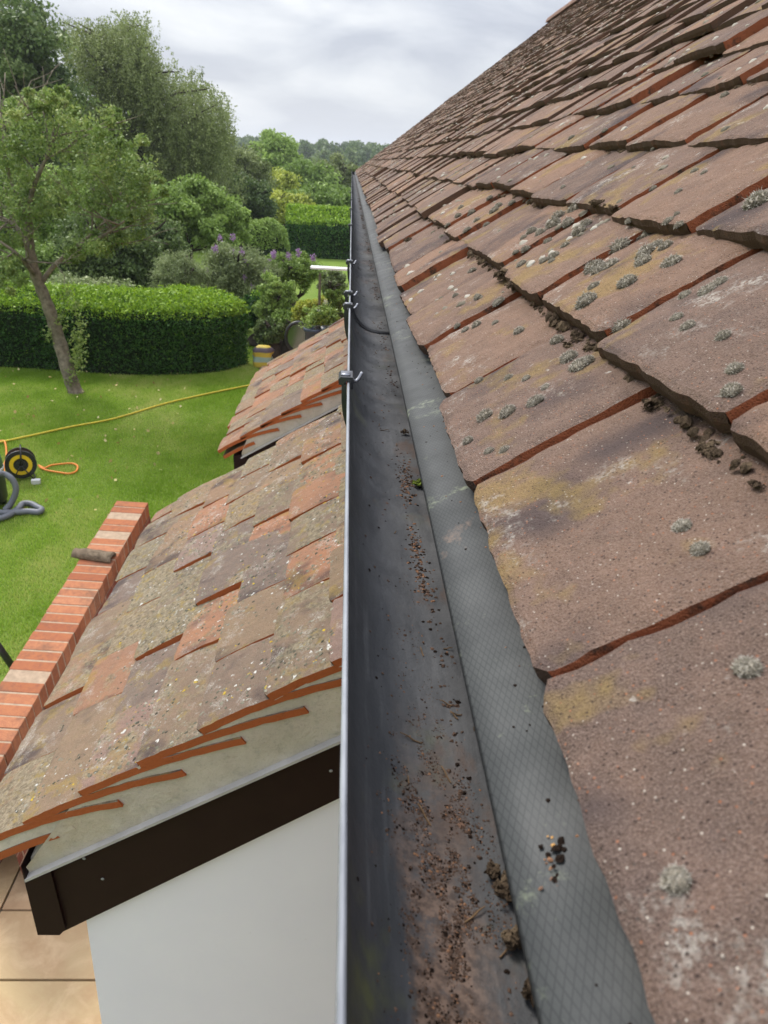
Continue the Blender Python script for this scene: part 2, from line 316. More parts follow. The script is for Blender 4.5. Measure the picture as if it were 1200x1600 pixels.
# ------------------------------------------------------------------ tiled roofs
def roof_tiles(mb, X0, Z0, S, gauge, ncourse, y0, y1, hires, full_len=False, tw=.165, th=.0125, drop=.14, verge=False, lift=.0035, skew=.012, wob=1., sidev=.88):
    cs, sn = math.cos(S), math.sin(S)
    up = np.array([cs, 0, sn]); nn = np.array([-sn, 0, cs])
    for k_ in range(ncourse):
        L = .265 if full_len else gauge*1.45
        ys = []; y = y0
        if verge:
            first = tw*1.5 if k_ % 2 else tw; ys.append((y, first)); y += first
            while y < y1-.02: ys.append((y, min(tw, y1-y))); y += tw
        else:
            y -= (tw/2 if k_ % 2 == 0 else 0)
            while y < y1-.02: ys.append((y, min(tw, y1-y) if y1-y > .08 else y1-y)); y += tw
        for (ya, wd) in ys:
            vg = verge and ya == y0; drp = .175 if vg else drop
            t0 = k_*gauge
            h = hires(ya, k_)
            nu, nv = {2: (26, 20), 1: (9, 6), 0: (3, 2)}[h]
            r1, r2 = random.random(), random.random()
            roll = random.gauss(0 if full_len else -.014, .015)*wob; yaw = random.gauss(0, skew)*wob; dz = random.gauss(.0, lift*.6)*wob; dv = random.gauss(0, .0028)*wob*(1.7 if full_len and not (verge and ya == y0) else 1)
            camb = random.uniform(.003, .007)*(2.1 if vg else (1.6 if full_len else 1)); ccr = random.gauss(.0022, .0018)
            if vg: yaw = 0.; roll *= .25; dz *= .3
            g = .0012; W = wd-2*g
            O = np.array([X0, ya+g, Z0]) + up*(t0+dv) + nn*dz
            U = np.array([0, 1., 0]); U = U*math.cos(yaw)+up*math.sin(yaw); Vv = up*math.cos(yaw)-np.array([0, 1., 0])*math.sin(yaw)
            def P(s, t, d):                   # s across 0-1, t up the slope 0-1
                v = t*L; u = s*W
                n_ = -drp*v+camb*4*(v/.265)*(1-v/.265)+(s-.5)*W*roll+ccr*4*s*(1-s)-d
                uu, vv = u, v
                if h == 2:
                    q = (O[0]*7+t*L*30, ya*9+u*30, r1*9)
                    n_ += .0011*nz(q[0]*2, q[1]*2, q[2])+.0005*nz(q[0]*9, q[1]*9, q[2])
                    e0 = .0018*nz(q[1]*4, r1*30, 3.)+.0008*nz(q[1]*13, r1*30, 7.)
                    vv += e0*(1-t)**3 
                    f0 = .0014*nz(q[0]*5, r2*30, 3.)+.0009*nz(q[0]*16, r2*20, 3.)
                    uu += f0*(1 if s < .5 else -1)*abs(2*s-1)**3
                    cr = .008
                    for sc in (0, 1):          # rounded and chipped corners
                        du = abs(s-sc)*W; 
                        if du < cr and v < cr: vv += (cr-du)*(cr-v)/cr*.5
                return O+U*uu+Vv*vv+nn*n_
            ss = np.linspace(0, 1, nu+1); tt = np.linspace(0, 1, nv+1)
            if h == 2:
                tt = tt**1.25
            vs_ = []; rim = []
            for t in tt:
                for s in ss:
                    p = P(s, t, 0)
                    dd = min(s*W, (1-s)*W, t*L)
                    if h == 2 and dd < .0015: p = p-nn*.0012
                    vs_.append(p); rim.append(max(0, 1-dd/.007) if h else 0.)
            a = nu+1
            fs = [(j*a+i, j*a+i+1, (j+1)*a+i+1, (j+1)*a+i)[::-1] for j in range(nv) for i in range(nu)]
            mb.add(vs_, fs, rnd=r1, rnd2=r2, edge=0., rim=rim)
            # tail and sides as their own faces
            top = [P(s, 0, .0012 if h == 2 else 0) for s in ss]; bot = [P(s, 0, th)+U*0 for s in ss]; m1 = [P(s, 0, th*.5)-up*.0008 for s in ss]
            vs_ = top+m1+bot; b1 = nu+1
            mb.add(vs_, [(q*b1+i, q*b1+i+1, (q+1)*b1+i+1, (q+1)*b1+i) for q in range(2) for i in range(nu)], rnd=r1, rnd2=r2, edge=1., rim=0.)
            for s, fl in ((0, 1), (1, 0)):
                top = [P(s, t, .0012 if h == 2 else 0) for t in tt]; bot = [P(s, t, th) for t in tt]; b1 = nv+1
                q = [(i, i+1, b1+i+1, b1+i) for i in range(nv)]
                if not fl: q = [x[::-1] for x in q]
                mb.add(top+bot, q, rnd=r1, rnd2=r2, edge=.6 if (h == 2 or full_len) else sidev, rim=0.)
            if full_len:                       # head face of the exposed verge tiles
                mb.add([P(0, 1, 0), P(1, 1, 0), P(1, 1, th), P(0, 1, th)], [(0, 1, 2, 3)], rnd=r1, rnd2=r2, edge=.6, rim=0.)

EX, EZ, ES = .0687, -.149, R_(38)
NC, YEND = 40, 15.2
house = empty('house', (.3, 7, GZ), 'long bungalow with mossy clay roof, black gutter and two tiled bay roofs', 'house')
mb = MB()
def hr(y, k_):
    if y < 1.6 and k_ < 6 or (y < 1.0 and k_ < 9): return 2
    if y < 5 and k_ < 16: return 1
    return 0
roof = None
roof_tiles(mb, EX, EZ, ES, .1, NC, .2056-.165*4+.0825, YEND, hr, wob=1.15)
roof = mb.build('tiled_roof', mat_tile, house)
tag(roof, 'brown weathered clay tiles with moss cushions')
# under the tiles: deck, back slope, ridge, gable
cs, sn = math.cos(ES), math.sin(ES)
def rp(t, n): return (EX+cs*t-sn*n, EZ+sn*t+cs*n)
TR = NC*.1+.02
rx, rz = rp(TR, 0)
mb = MB(); a = rp(.05, -.036); b = rp(TR, -.03)
mb.prism([a, b, (b[0], b[1]-.03), (a[0], a[1]-.03)], -.6, YEND-.02)
mb.prism([(rx+.001, rz-.03), (2*rx-EX, EZ), (2*rx-EX, EZ-.04), (rx+.001, rz-.08)], -.6, YEND-.02)
mb.build('roof_deck', simple('dark_roof_underlay', (.06, .045, .04)), house)
mb = MB()
for i in range(36):
    y = -.5+i*.44
    if y > YEND-.4: break
    for j in range(8):
        pass
    pr = [(rx+.11*math.cos(q), rz-.045+.10*math.sin(q)+(.003 if i % 2 else 0)) for q in np.linspace(0, math.pi, 9)]
    mb.prism(pr+[(rx-.095, rz-.045), (rx+.095, rz-.045)], y, y+.432)
mb.build('ridge_tiles', simple('ridge_clay', (.22, .14, .11), .9, .1, .3, 12, .002), house)
WX = .19
mb = MB(); mb.box((WX, -.5, GZ), (2*rx-WX, YEND-.1, EZ-.1)); 
mb.prism([(WX, EZ-.1), (2*rx-WX, EZ-.1), (rx, rz-.12)], YEND-.35, YEND-.1)
tag(mb.build('main_wall', mat_housebrick, house), 'red brick wall below the eaves')
mb = MB(); mb.box((WX-.045, -.5, EZ-.21), (WX-.02, YEND-.02, EZ-.03)); mb.box((WX-.019, -.5, EZ-.21), (WX-.001, YEND-.02, EZ-.195))
mb.build('fascia', mat_barge, house)

# ---- eaves tray (from under the tiles down into the gutter)
mb = MB(); ys = np.concatenate([np.linspace(-.5, 3, 90), np.linspace(3.1, YEND-.05, 50)])
prof = [(.0515, -.1795), (.0520, -.1775), (.060, -.1735), (.072, -.1690), (.090, -.1630), (.125, -.1500), (.16, -.135)]
vs_ = []
for y in ys:
    wv = .0002*nz(y*2.3, 1, 1)+.00012*nz(y*9, 2, 1)
    for i, (x, z) in enumerate(prof): vs_.append((x+wv*(1.5 if i < 2 else .5), y, z+wv*.6))
nP = len(prof)
mb.add(vs_, [(j*nP+i, j*nP+i+1, (j+1)*nP+i+1, (j+1)*nP+i)[::-1] for j in range(len(ys)-1) for i in range(nP-1)])
o = mb.build('eaves_tray', mat_tray, house, True); md = o.modifiers.new('s', 'SOLIDIFY'); md.thickness = .0012
tag(o, 'grey eaves tray with a crossed thread pattern')

# ---- gutter
GL = (.0052, -.1655); GBZ = -.223
def gprof(n=26, off=0.):
    cx = .060; a_ = cx-GL[0]+off; b_ = GL[1]-GBZ+off; out = []
    for i in range(n+1):
        q = math.pi+math.pi*i/n; c_, s_ = math.cos(q), math.sin(q); e_ = 2/2.7
        out.append((cx+a_*math.copysign(abs(c_)**e_, c_), GL[1]+b_*math.copysign(abs(s_)**e_, s_)))
    return out
ys = np.concatenate([np.linspace(-.45, 3, 70), np.linspace(3.1, YEND+.05, 40)])
def wob(y): return .0010*nz(y*1.1, 5, 2)+.0016*nz(y*.4, 9, 2)
def loft(pr, close=False):
    mb = MB(); n_ = len(pr); vs_ = []
    for y in ys:
        for x, z in pr: vs_.append((x+wob(y)*(1 if x < .03 else 0), y, z))
    R = range(n_) if close else range(n_-1)
    mb.add(vs_, [(j*n_+i, (j+1)*n_+i, (j+1)*n_+(i+1) % n_, j*n_+(i+1) % n_) for j in range(len(ys)-1) for i in R]); return mb
inner = gprof(); outer = gprof(off=.002)
mb = loft(inner+outer[::-1], True)
# closed far end
n_ = len(inner); mb.add([(x, YEND+.03, z) for x, z in inner]+[(x, YEND+.034, z) for x, z in inner], [tuple(range(n_)), tuple(range(2*n_-1, n_-1, -1))]+[(i, i+1, n_+i+1, n_+i) for i in range(n_-1)])
gut = mb.build('gutter', mat_gut, house, True); tag(gut, 'black plastic gutter with sky sheen coloured into its front lip')
md = gut.modifiers.new('e', 'EDGE_SPLIT'); md.split_angle = R_(50)
lip = loft([(.0034, -.1690), (.0033, -.1640), (.0038, -.1634), (.0047, -.1634), (.0053, -.1640), (.0052, -.1665)], True)
o = lip.build('front_lip', mat_lip, gut); 
# ---- brackets and the joint seal
def yat(px, py, r=.1655):
    d = RC.T @ np.array([px-600, -(py-800), -F]); return r*d[1]/math.hypot(d[0], d[2])
BR = [(yat(545, 596), 1.), (yat(538, 482), 1.), (yat(536, 462), .85), (yat(540, 412), .8), (yat(539, 353), .8), (yat(539, 327), .8), (yat(539, 312), .8), (yat(539, 300), .8), (yat(540, 291), .8), (yat(540, 283), .8), (yat(540, 276), .8)]
for i, (y, s) in enumerate(BR):
    union = i in (1, 2); hw = .0075 if union else .011
    x0 = wob(y)
    mb = MB(); out1 = [(x+x0, z) for x, z in gprof(off=.0024)][:15]; t_ = .0052 if union else .0040
    out2 = [(x+x0, z) for x, z in gprof(off=.0024+t_)][:15]
    mb.prism(out1+out2[::-1], y-hw, y+hw)
    # cap folded over the lip
    mb.prism([(-.0035+x0, -.1655), (-.004+x0, -.1612), (-.002+x0, -.1592), (.0075+x0, -.1592), (.0088+x0, -.1615), (.0082+x0, -.1690), (.0062+x0, -.1690), (.0062+x0, -.1627), (.0022+x0, -.1627), (-.0001+x0, -.166)], y-hw, y+hw)
    b_ = mb.build('gutter_bracket', mat_black, gut)
    mb = MB(); pts = spline([(.0075+x0, y, -.1640), (.0105+x0, y+.001, -.1655), (.0135+x0, y+.003, -.1630), (.0165+x0, y+.006, -.1580)], 5)
    if i < 4:
        mb.tube([Vector(pts[0])+(Vector(q_)-Vector(pts[0]))*(.75 if i else .9) for q_ in pts], [.0016]*(len(pts)-1)+[.0013], 8); 
        mb.box((-.0020+x0, y-hw*.6, -.15915), (.0058+x0, y+hw*.6, -.1584))
        mb.build('hook', mat_metal, gut, True)
yu = yat(596, 516, .224)
mb = MB(); pr = gprof(off=-.0008)[1:24]; pr2 = gprof(off=-.0030)[1:24]
def arc(lst, y, bow=.0): return [(x, y+bow*math.sin(i/len(lst)*math.pi), z) for i, (x, z) in enumerate(lst)]
A, B = arc(pr, yu-.005), arc(pr2, yu-.004); C_, D_ = arc(pr2, yu+.004), arc(pr, yu+.005); nA = len(A)
mb.add(A+B+C_+D_, [(q*nA+i, q*nA+i+1, (q+1)*nA+i+1, (q+1)*nA+i) for q in range(3) for i in range(nA-1)])
mb.build('joint_seal', mat_black, gut, True)

# ---- bay roofs
def bay(X0, Z0, S, y0, y1, nc, gauge, top_extra, first):
    mb = MB(); rs = random.getstate()
    t_first = -(nc-1-top_extra)*gauge
    cs, sn = math.cos(S), math.sin(S)
    roof_tiles(mb, X0+cs*t_first, Z0+sn*t_first, S, gauge, nc, y0, y1, lambda y, k_: 2 if first else 1, full_len=True, verge=True, tw=.168 if first else .165, th=.0135, drop=.115, wob=1.25)
    cs_, sn_ = math.cos(S), math.sin(S); n_ = -.032
    ue = MB(); roof_tiles(ue, X0+cs_*(t_first-.004)-sn_*n_, Z0+sn_*(t_first-.004)+cs_*n_, S, .1, 1, y0+.002, y1, lambda y, k_: 1, full_len=False, verge=True, tw=.165, th=.0135, drop=.10, sidev=.6)
    b_ = len(mb.v); mb.v += ue.v; mb.f += [tuple(i+b_ for i in f) for f in ue.f]
    for k_ in mb.a: mb.a[k_] += ue.a[k_]
    r = mb.build('bay_roof', mat_bay, house)
    return r
BS = R_(33.7); BY0, BY1 = .88, 2.13
b1 = bay(-.0986, -.692, BS, BY0, BY1, 8, .1107, 2, True); tag(b1, 'nearer bay roof, lichen spotted orange and grey tiles')
def verge(parent, y0, X, Z0, s, eavex, mort_pts, barge_pts, box, wallc, y1, screws=True):
    # mortar bedding: polygon in the plane of the verge
    mb = MB(); top = mort_pts[0]; n_ = 60; xs = np.linspace(top[0][0], top[-1][0], n_)
    vs_ = []
    bot = mort_pts[1]
    for i, x in enumerate(xs):
        zt = np.interp(x, [p[0] for p in top], [p[1] for p in top]); zb = np.interp(x, [p[0] for p in bot], [p[1] for p in bot])
        for q in np.linspace(0, 1, 9):
            vs_.append((x, y0+.0018+.0012*nz(x*40, q*4, y0)+.0010*nz(x*130, q*9, y0)+.008*(1-q), zb+(zt-zb)*q))
    mb.add(vs_, [(i*9+j, (i+1)*9+j, (i+1)*9+j+1, i*9+j+1) for i in range(n_-1) for j in range(8)])
    # body behind the face, and the mirror face at the far verge
    mb.prism([(p[0], p[1]-.022*(i > 0)) for i, p in enumerate(top)]+[(p[0], p[1]) for p in bot[::-1]], y0+.02, y1-.02)
    mb.build('verge_mortar', mat_mortar, parent, True)
    # undercloak strip
    a, b = bot[0], bot[-1]
    mb = MB(); mb.prism([(a[0]-.004, a[1]-.001), (b[0], b[1]-.001), (b[0], b[1]-.0065), (a[0]-.004, a[1]-.0065)], y0-.003, y0+.03)
    mb.build('undercloak_strip', simple('cement_board', (.40, .39, .38), .8, .2, .15), parent)
    c, d = barge_pts
    mb = MB(); mb.prism([(a[0]+.028, a[1]+.018*.0-.0068+.0165), (b[0], b[1]-.0068), (d[0], d[1]), (c[0], c[1])], y0+.005, y0+.027)
    bx0, bx1, bz1, bz0 = box
    ml = (b[1]-a[1])/(b[0]-a[0]); zl = lambda x: a[1]+(x-a[0])*ml-.0072
    mb.prism([(bx0, bz1), (a[0]-.003, a[1]+.010), (a[0]-.002, zl(a[0])), (bx1, zl(bx1)), (bx1+.008, bz0+.014), (bx1-.003, bz0), (bx0+.006, bz0)], y0-.001, y1)
    mb.build('bargeboard', mat_barge, parent)
    if screws:
        for (x, z) in screws:
            mb = MB(); n_ = 10; mb.add([(x+.0028*math.cos(q*.628), y0+.0035, z+.0028*math.sin(q*.628)) for q in range(10)]+[(x, y0+.0025, z)], [(i, (i+1) % 10, 10) for i in range(10)])
            mb.build('screw_cap', mat_lip, parent)
def V(px, py, Y): p = at(px, py, Y); return (p[0], p[2])
mtop = [(-.49, -.955+.0), (-.463, -.938), (-.375, -.880), (-.28, -.816), (-.195, -.758), (-.0986, -.702), (.0, -.636), (.10, -.570), (.185, -.515)]
mtop = [(x, z-.007) for x, z in mtop]
ma, mb_ = V(45, 1368, .885), V(535, 1150, .885); s_ = (mb_[1]-ma[1])/(mb_[0]-ma[0])
mbot = [ma, (.185, mb_[1]+(.185-mb_[0])*s_)]
mtop = [(ma[0]-.0, ma[1]+.022)]+[p for p in mtop if p[0] > ma[0]+.01]
ba, bb = V(98, 1456, .885), V(535, 1245, .885); s2 = (bb[1]-ba[1])/(bb[0]-ba[0])
b0 = V(34, 1352, .879); b00 = V(50, 1455, .879)
sc_ = [V(160, 1374, .883), V(517, 1205, .883), V(131, 1342, .883)]
verge(b1, BY0, 0, 0, .667, -.5, (mtop, mbot), (ba, (.185, bb[1]+(.185-bb[0])*s2)), ((b0[0]+b00[0])/2, ba[0], b0[1]-.002, ba[1]), None, BY1-.01, sc_)
# mortar packed between the eaves course and the course below it
_c, _s = math.cos(BS), math.sin(BS); _t = -5*.1107
def _pt(t, n): return (-.0986+_c*(_t+t)-_s*n, -.692+_s*(_t+t)+_c*n)
mb = MB(); mb.prism([_pt(.007, -.030), _pt(.17, -.058), _pt(.17, -.020), _pt(.007, -.012)], BY0+.0045, BY0+.03)
mb.build('eaves_mortar', mat_mortar, b1)
# bay wall
wc = V(135, 1430, .90)
def baywall(y0, y1, x0, ztop, slope, parent):
    mb = MB(); mb.prism([(x0, GZ), (WX, GZ), (WX, ztop+(WX-x0)*slope), (x0, ztop)], y0, y1)
    tag(mb.build('bay_wall', mat_white, parent), 'smooth white wall of a bay')
baywall(.897, BY1-.03, wc[0], wc[1]+.035, s2, house)

B2 = 3.0
p0, p1 = V(373, 684.5, B2), V(502, 607.5, B2); S2 = math.atan2(p1[1]-p0[1], p1[0]-p0[0]); g2 = math.hypot(p1[0]-p0[0], p1[1]-p0[1])/4
b2 = bay(p1[0], p1[1], S2, B2, 4.28, 8, g2, 2, False); tag(b2, 'farther bay roof of plainer orange brown tiles')
sl2 = math.tan(S2)
top2 = [(p0[0]-.09, p0[1]-.09*sl2-.009), (.185, p1[1]+(.185-p1[0])*sl2-.009)]
ma2, mb2 = V(378, 714, B2+.005), V(540, 628, B2+.005); s3 = (mb2[1]-ma2[1])/(mb2[0]-ma2[0])
bot2 = [ma2, (.185, mb2[1]+(.185-mb2[0])*s3)]
top2 = [(ma2[0], ma2[1]+.02)]+[(x, np.interp(x, [q[0] for q in top2], [q[1] for q in top2])) for x in (-.38, -.2, 0, .185)]
verge(b2, B2, 0, 0, sl2, 0, (top2, bot2), ((ma2[0]+.05, ma2[1]-.11), (.185, bot2[1][1]-.125)), (ma2[0]-.035, ma2[0]+.02, ma2[1]+.005, ma2[1]-.13), None, 4.26, None)
baywall(B2+.02, 4.25, -.39, ma2[1]-.06, s3, house)
# white door canopy further along
p = at(485, 418, 10.4)
mb = MB(); mb.box((p[0], 10.4, p[2]-.018), (WX, 10.60, p[2]+.004)); mb.box((WX-.14, 10.42, p[2]-.12), (WX-.001, 10.58, p[2]-.019))
tag(mb.build('door_canopy', simple('white_paint', (.8, .8, .8), .5, .3, .04), house), 'flat white canopy edge')

# ------------------------------------------------------------------ moss on the main roof
mat_moss = M_('cushion_moss', .95, .05); r = mat_moss.attr('tip')
mat_moss.col(mat_moss.ramp(r, [(0, (.04, .034, .022)), (.45, (.22, .195, .15)), (.75, (.44, .41, .35)), (1, (.74, .69, .61))])); mat_moss = mat_moss.m
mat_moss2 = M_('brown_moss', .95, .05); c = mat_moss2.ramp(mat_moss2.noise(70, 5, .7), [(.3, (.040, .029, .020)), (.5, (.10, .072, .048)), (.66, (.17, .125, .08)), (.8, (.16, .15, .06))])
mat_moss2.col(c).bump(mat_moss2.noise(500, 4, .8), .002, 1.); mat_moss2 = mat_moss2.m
def cushion_mesh(seed, R=.006, spikes=420):
    rs = np.random.default_rng(seed); mb = MB(); n_, k_ = 14, 5; vs_ = []
    for i in range(k_+1):
        q = math.pi/2*i/k_
        for j in range(n_):
            a = 2*math.pi*j/n_; rr = R*(1+.18*nz(math.cos(a)*2, math.sin(a)*2, seed*3.1+q))
            vs_.append((rr*math.cos(q)*math.cos(a), rr*math.cos(q)*math.sin(a), R*.62*math.sin(q)*(1+.25*nz(a, q*3, seed))-.0006))
    mb.add(vs_, [(i*n_+j, i*n_+(j+1) % n_, (i+1)*n_+(j+1) % n_, (i+1)*n_+j) for i in range(k_) for j in range(n_)], tip=[.12+.55*(z_/(R*.62))+.35*nz(x_*600, y_*600, seed*7.) for x_, y_, z_ in vs_])  # height gradient paints top highlight and underside shade over the moss tone
    for _ in range(spikes):
        z = rs.uniform(.0, 1); a = rs.uniform(0, 6.283); c_ = math.sqrt(1-z*z)
        d = np.array([c_*math.cos(a), c_*math.sin(a), z*.6]); b = d*R*.92; b[2] = max(b[2], 0)
        e_ = d/np.linalg.norm(d)+rs.normal(0, .35, 3); L = R*rs.uniform(.10, .30); t = b+e_*L; t[2] = max(t[2], .0003)
        sdv = np.cross(d, rs.normal(0, 1, 3)); sdv /= np.linalg.norm(sdv)+1e-9; sdv *= R*.06
        mb.add([b-sdv, b+sdv, t], [(0, 1, 2)], tip=[.45, .45, rs.uniform(.6, 1)])
    me = bpy.data.meshes.new('moss_cushion'); me.from_pydata(mb.v, [], mb.f); at_ = me.attributes.new('tip', 'FLOAT', 'POINT'); at_.data.foreach_set('value', mb.a['tip']); me.materials.append(mat_moss)
    return me
cush = [cushion_mesh(s) for s in range(5)]
rot_roof = Matrix(((cs, 0, -sn), (0, 1, 0), (sn, 0, cs)))   # local x up the slope, z out of the roof
from mathutils.bvhtree import BVHTree
def mesh_bvh(o):
    me = o.data; off = -Vector(o.location) if 0 else Vector((0, 0, 0))
    return BVHTree.FromPolygons([v.co+off for v in me.vertices], [tuple(p.vertices) for p in me.polygons])
roof_bvh = mesh_bvh(roof)
def drop(bvh, p, nrm_, h=.06):
    n_ = Vector(nrm_); hit = bvh.ray_cast(Vector(p)+n_*h, -n_, 2*h); return hit[0]
def roof_hit(px, py):
    d = Vector(RC.T @ np.array([px-600, -(py-800), -F])).normalized(); hit = roof_bvh.ray_cast(Vector((0, 0, 0)), d)
    if hit[0] is not None:
        p = np.array(hit[0]); return p, float((p-np.array([EX, 0, EZ]))@np.array([cs, 0, sn]))
    return roof_hit0(px, py)
def roof_hit0(px, py):
    d = RC.T @ np.array([px-600, -(py-800), -F]); O = np.array([EX, 0, EZ]); nn = np.array([-sn, 0, cs])
    t = (O@nn)/(d@nn); p = d*t; v = (p-O)@np.array([cs, 0, sn]); f_ = (v % .1)
    n_ = -.14*f_*1.0+.005*4*(f_/.265)*(1-f_/.265)
    t = ((O+nn*n_)@nn)/(d@nn); return d*t, v
MOSS = [(1168,1046,20,0),(1057,1378,24,0),(1066,823,14,0),(1094,859,15,0),(1143,612,17,0),(1148,578,15,0),(1075,511,12,0),(1057,497,10,0),(1130,526,11,0),(1070,462,11,0),(1105,455,14,0),(1123,443,13,0),(970,511,15,0),(917,473,17,0),(936,423,13,0),(929,421,17,0),(953,416,14,0),(980,443,16,0),(1005,410,14,0),(1049,411,15,0),(1010,394,15,0),(968,387,16,0),(1007,370,13,0),(1025,383,10,0),(1005,400,12,0),(928,448,9,0),
 (732,690,10,0),(764,706,8,0),(788,704,9,0),(794,645,15,0),(837,629,13,1),(758,652,14,1),(749,596,8,0),(795,591,8,0),(822,592,7,0),(852,606,8,0),(871,533,11,0),(889,560,16,1),(905,573,17,1),(915,567,14,1),(811,518,10,0),(745,509,9,0),(779,473,10,0),(774,505,6,0),(727,516,7,0),(715,510,6,0),(738,424,7,0),(747,466,7,0),(712,463,6,0),(815,413,8,0),(850,408,7,0),(865,401,9,0),(806,395,6,0),(821,391,8,0),(862,408,6,0),(856,378,7,0),(883,384,7,0),(905,363,12,0),(915,352,11,0),(888,350,12,0),(865,352,13,0),(873,339,12,0),(845,365,9,0),(831,363,9,0),(818,372,7,0),(1185,317,22,0),(1040,386,11,1),(900,327,13,1),(985,345,8,0),(1045,346,9,1),(1062,352,8,0),(730,360,7,0),(745,345,6,0),(760,352,6,0),(772,330,8,0),(779,323,7,0),(716,338,6,0),(700,352,5,0),(720,325,5,0),(690,370,5,0),(737,333,7,0),(765,310,6,0),(800,318,6,0),(826,316,5,0),(1020,295,6,0),(1085,268,6,0),(1100,270,5,0),(1022,232,5,0),(945,205,5,0),(1132,150,7,0),(1060,300,6,0),(990,262,4,0),(893,216,5,0),(1058,335,5,0),(880,293,5,0)]
for i, (px, py, s, br) in enumerate(MOSS[:97]):
    p, v = roof_hit(px, py); dist = float(-(RC@p)[2]); rad = s*dist/F*1.02
    me = cush[i % 5]
    o = bpy.data.objects.new('moss_cushion', me); COL.objects.link(o); o.parent = roof
    M3 = rot_roof @ Matrix.Rotation(random.uniform(0, 6.28), 3, 'Z'); sc = rad/.006
    q_ = M3.to_quaternion(); o.rotation_mode = 'QUATERNION'; o.rotation_quaternion = q_
    o.scale = (sc*random.uniform(.85, 1.15), sc*random.uniform(.8, 1.1), sc*random.uniform(.85, 1.2)); o.location = Vector(p)
    if br: tag(o, 'darker brown green moss cushion')
# smaller cushions all over, too many to count
def lump(mb, c, R, N_, squash=.5, jag=.3, **k_):
    n_, kk = (7, 3) if R < .004 else (10, 4); vs_ = []; sd_ = random.random()*99
    t1 = Vector(N_).orthogonal().normalized(); t2 = Vector(N_).cross(t1)
    for i in range(kk):
        q = math.pi/2*i/kk
        for j in range(n_):
            a = 2*math.pi*j/n_; rr = R*(1+jag*nz(math.cos(a)*1.7, math.sin(a)*1.7, sd_+q*2)*1.6)*math.cos(q)
            vs_.append(Vector(c)+t1*rr*math.cos(a)+t2*rr*math.sin(a)+Vector(N_)*(R*squash*math.sin(q)*(1+jag*nz(a, q*3, sd_))-R*.12))
    vs_.append(Vector(c)+Vector(N_)*R*squash)
    fs = [(i*n_+j, i*n_+(j+1) % n_, (i+1)*n_+(j+1) % n_, (i+1)*n_+j) for i in range(kk-1) for j in range(n_)]+[((kk-1)*n_+j, (kk-1)*n_+(j+1) % n_, kk*n_+n_*0+n_*0) if 0 else ((kk-1)*n_+j, (kk-1)*n_+(j+1) % n_, kk*n_) for j in range(n_)]
    mb.add(vs_, fs, **k_)
mb = MB(); nrm = (-sn, 0, cs)
for _ in range(8500):
    y = 0.7+13.5*random.random()**1.5; k_ = random.randint(0, 33); f_ = random.uniform(.004, .095)
    if nz(y*.9, k_*.5, 3) < -.05 and random.random() < .8: continue
    t = k_*.1+f_; n_ = -.14*f_+.0014
    R = random.uniform(.0016, .0052)*(1+.06*y)
    q_ = drop(roof_bvh, (EX+cs*t, y, EZ+sn*t), nrm)
    if q_ is not None: lump(mb, q_, R, nrm, .55, .4, tip=random.choice([.25, .4, .5, .6, .68]))
o = mb.build('small_moss', mat_moss, roof, True); tag(o, kind='stuff')
# dark debris packed under each tile tail
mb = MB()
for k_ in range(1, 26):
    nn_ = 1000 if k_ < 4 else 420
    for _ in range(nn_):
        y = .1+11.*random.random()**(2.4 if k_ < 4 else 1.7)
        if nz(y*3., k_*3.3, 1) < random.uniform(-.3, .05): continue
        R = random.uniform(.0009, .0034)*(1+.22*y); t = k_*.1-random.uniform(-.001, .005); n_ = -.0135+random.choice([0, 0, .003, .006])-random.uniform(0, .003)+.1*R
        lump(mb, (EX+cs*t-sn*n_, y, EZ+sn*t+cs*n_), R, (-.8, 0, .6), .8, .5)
for (px, py, s) in [(785,428,16),(800,445,12),(1028,632,22),(1108,700,20),(1120,712,12),(1018,640,12),(905,530,14),(925,545,13),(890,540,10),(640,375,7),(700,378,6),(1110,705,14),(935,318,12),(960,325,10),(1185,760,14)]:
    p, v = roof_hit(px, py); R = s*float(-(RC@p)[2])/F
    for _ in range(36):
        lump(mb, p+np.array([random.gauss(0, R*.45), random.gauss(0, R*.6), random.gauss(0, R*.2)]), R*random.uniform(.10, .34), (random.gauss(-.5, .4), random.gauss(0, .4), .8), .8, .7)
o = mb.build('moss_debris', mat_moss2, roof, False); tag(o, kind='stuff')

# lichen on the bay roofs
mat_lich = M_('lichen_crust', .95, .05); r = mat_lich.attr('tip'); mat_lich.col(mat_lich.ramp(r, [(0, (.045, .045, .035)), (.45, (.16, .15, .11)), (.7, (.33, .31, .25)), (.85, (.52, .51, .47)), (1, (.42, .30, .04))])); mat_lich = mat_lich.m
def lichen(parent, X0, Z0, S, y0, y1, xmin, xmax, gauge, n):
    mb = MB(); c_, s_ = math.cos(S), math.sin(S); bv = mesh_bvh(parent)
    i = 0
    while i < n:
        x = random.uniform(xmin, xmax); y = random.uniform(y0+.01, y1-.01)
        if nz(x*8, y*6, 5)+.35*nz(x*30, y*25, 2) < random.uniform(-.35, .4): continue
        i += 1
        v = (x-X0)/c_; f_ = v % gauge; n_ = -.10*f_+.005*4*(f_/.265)*(1-f_/.265)+.0002
        tp = random.choice([.1, .2, .3, .4, .45, .5, .5, .6, .65, .80, .85, 1.]); R = random.uniform(.0012, .0040) if tp < .7 else random.uniform(.0012, .0050)*random.choice([.6, 1, 1.2])
        c0 = (X0+c_*v-s_*n_, y, Z0+s_*v+c_*n_)
        q_ = drop(bv, c0, (-s_, 0, c_))
        if q_ is None: continue
        lump(mb, q_, R, (-s_, 0, c_), .27 if tp < .7 else .10, .7, tip=tp)
    o = mb.build('lichen', mat_lich, parent, True); tag(o, kind='stuff')
lichen(b1, -.0986, -.692, BS, BY0, BY1, -.49, .0, .1107, 3600)
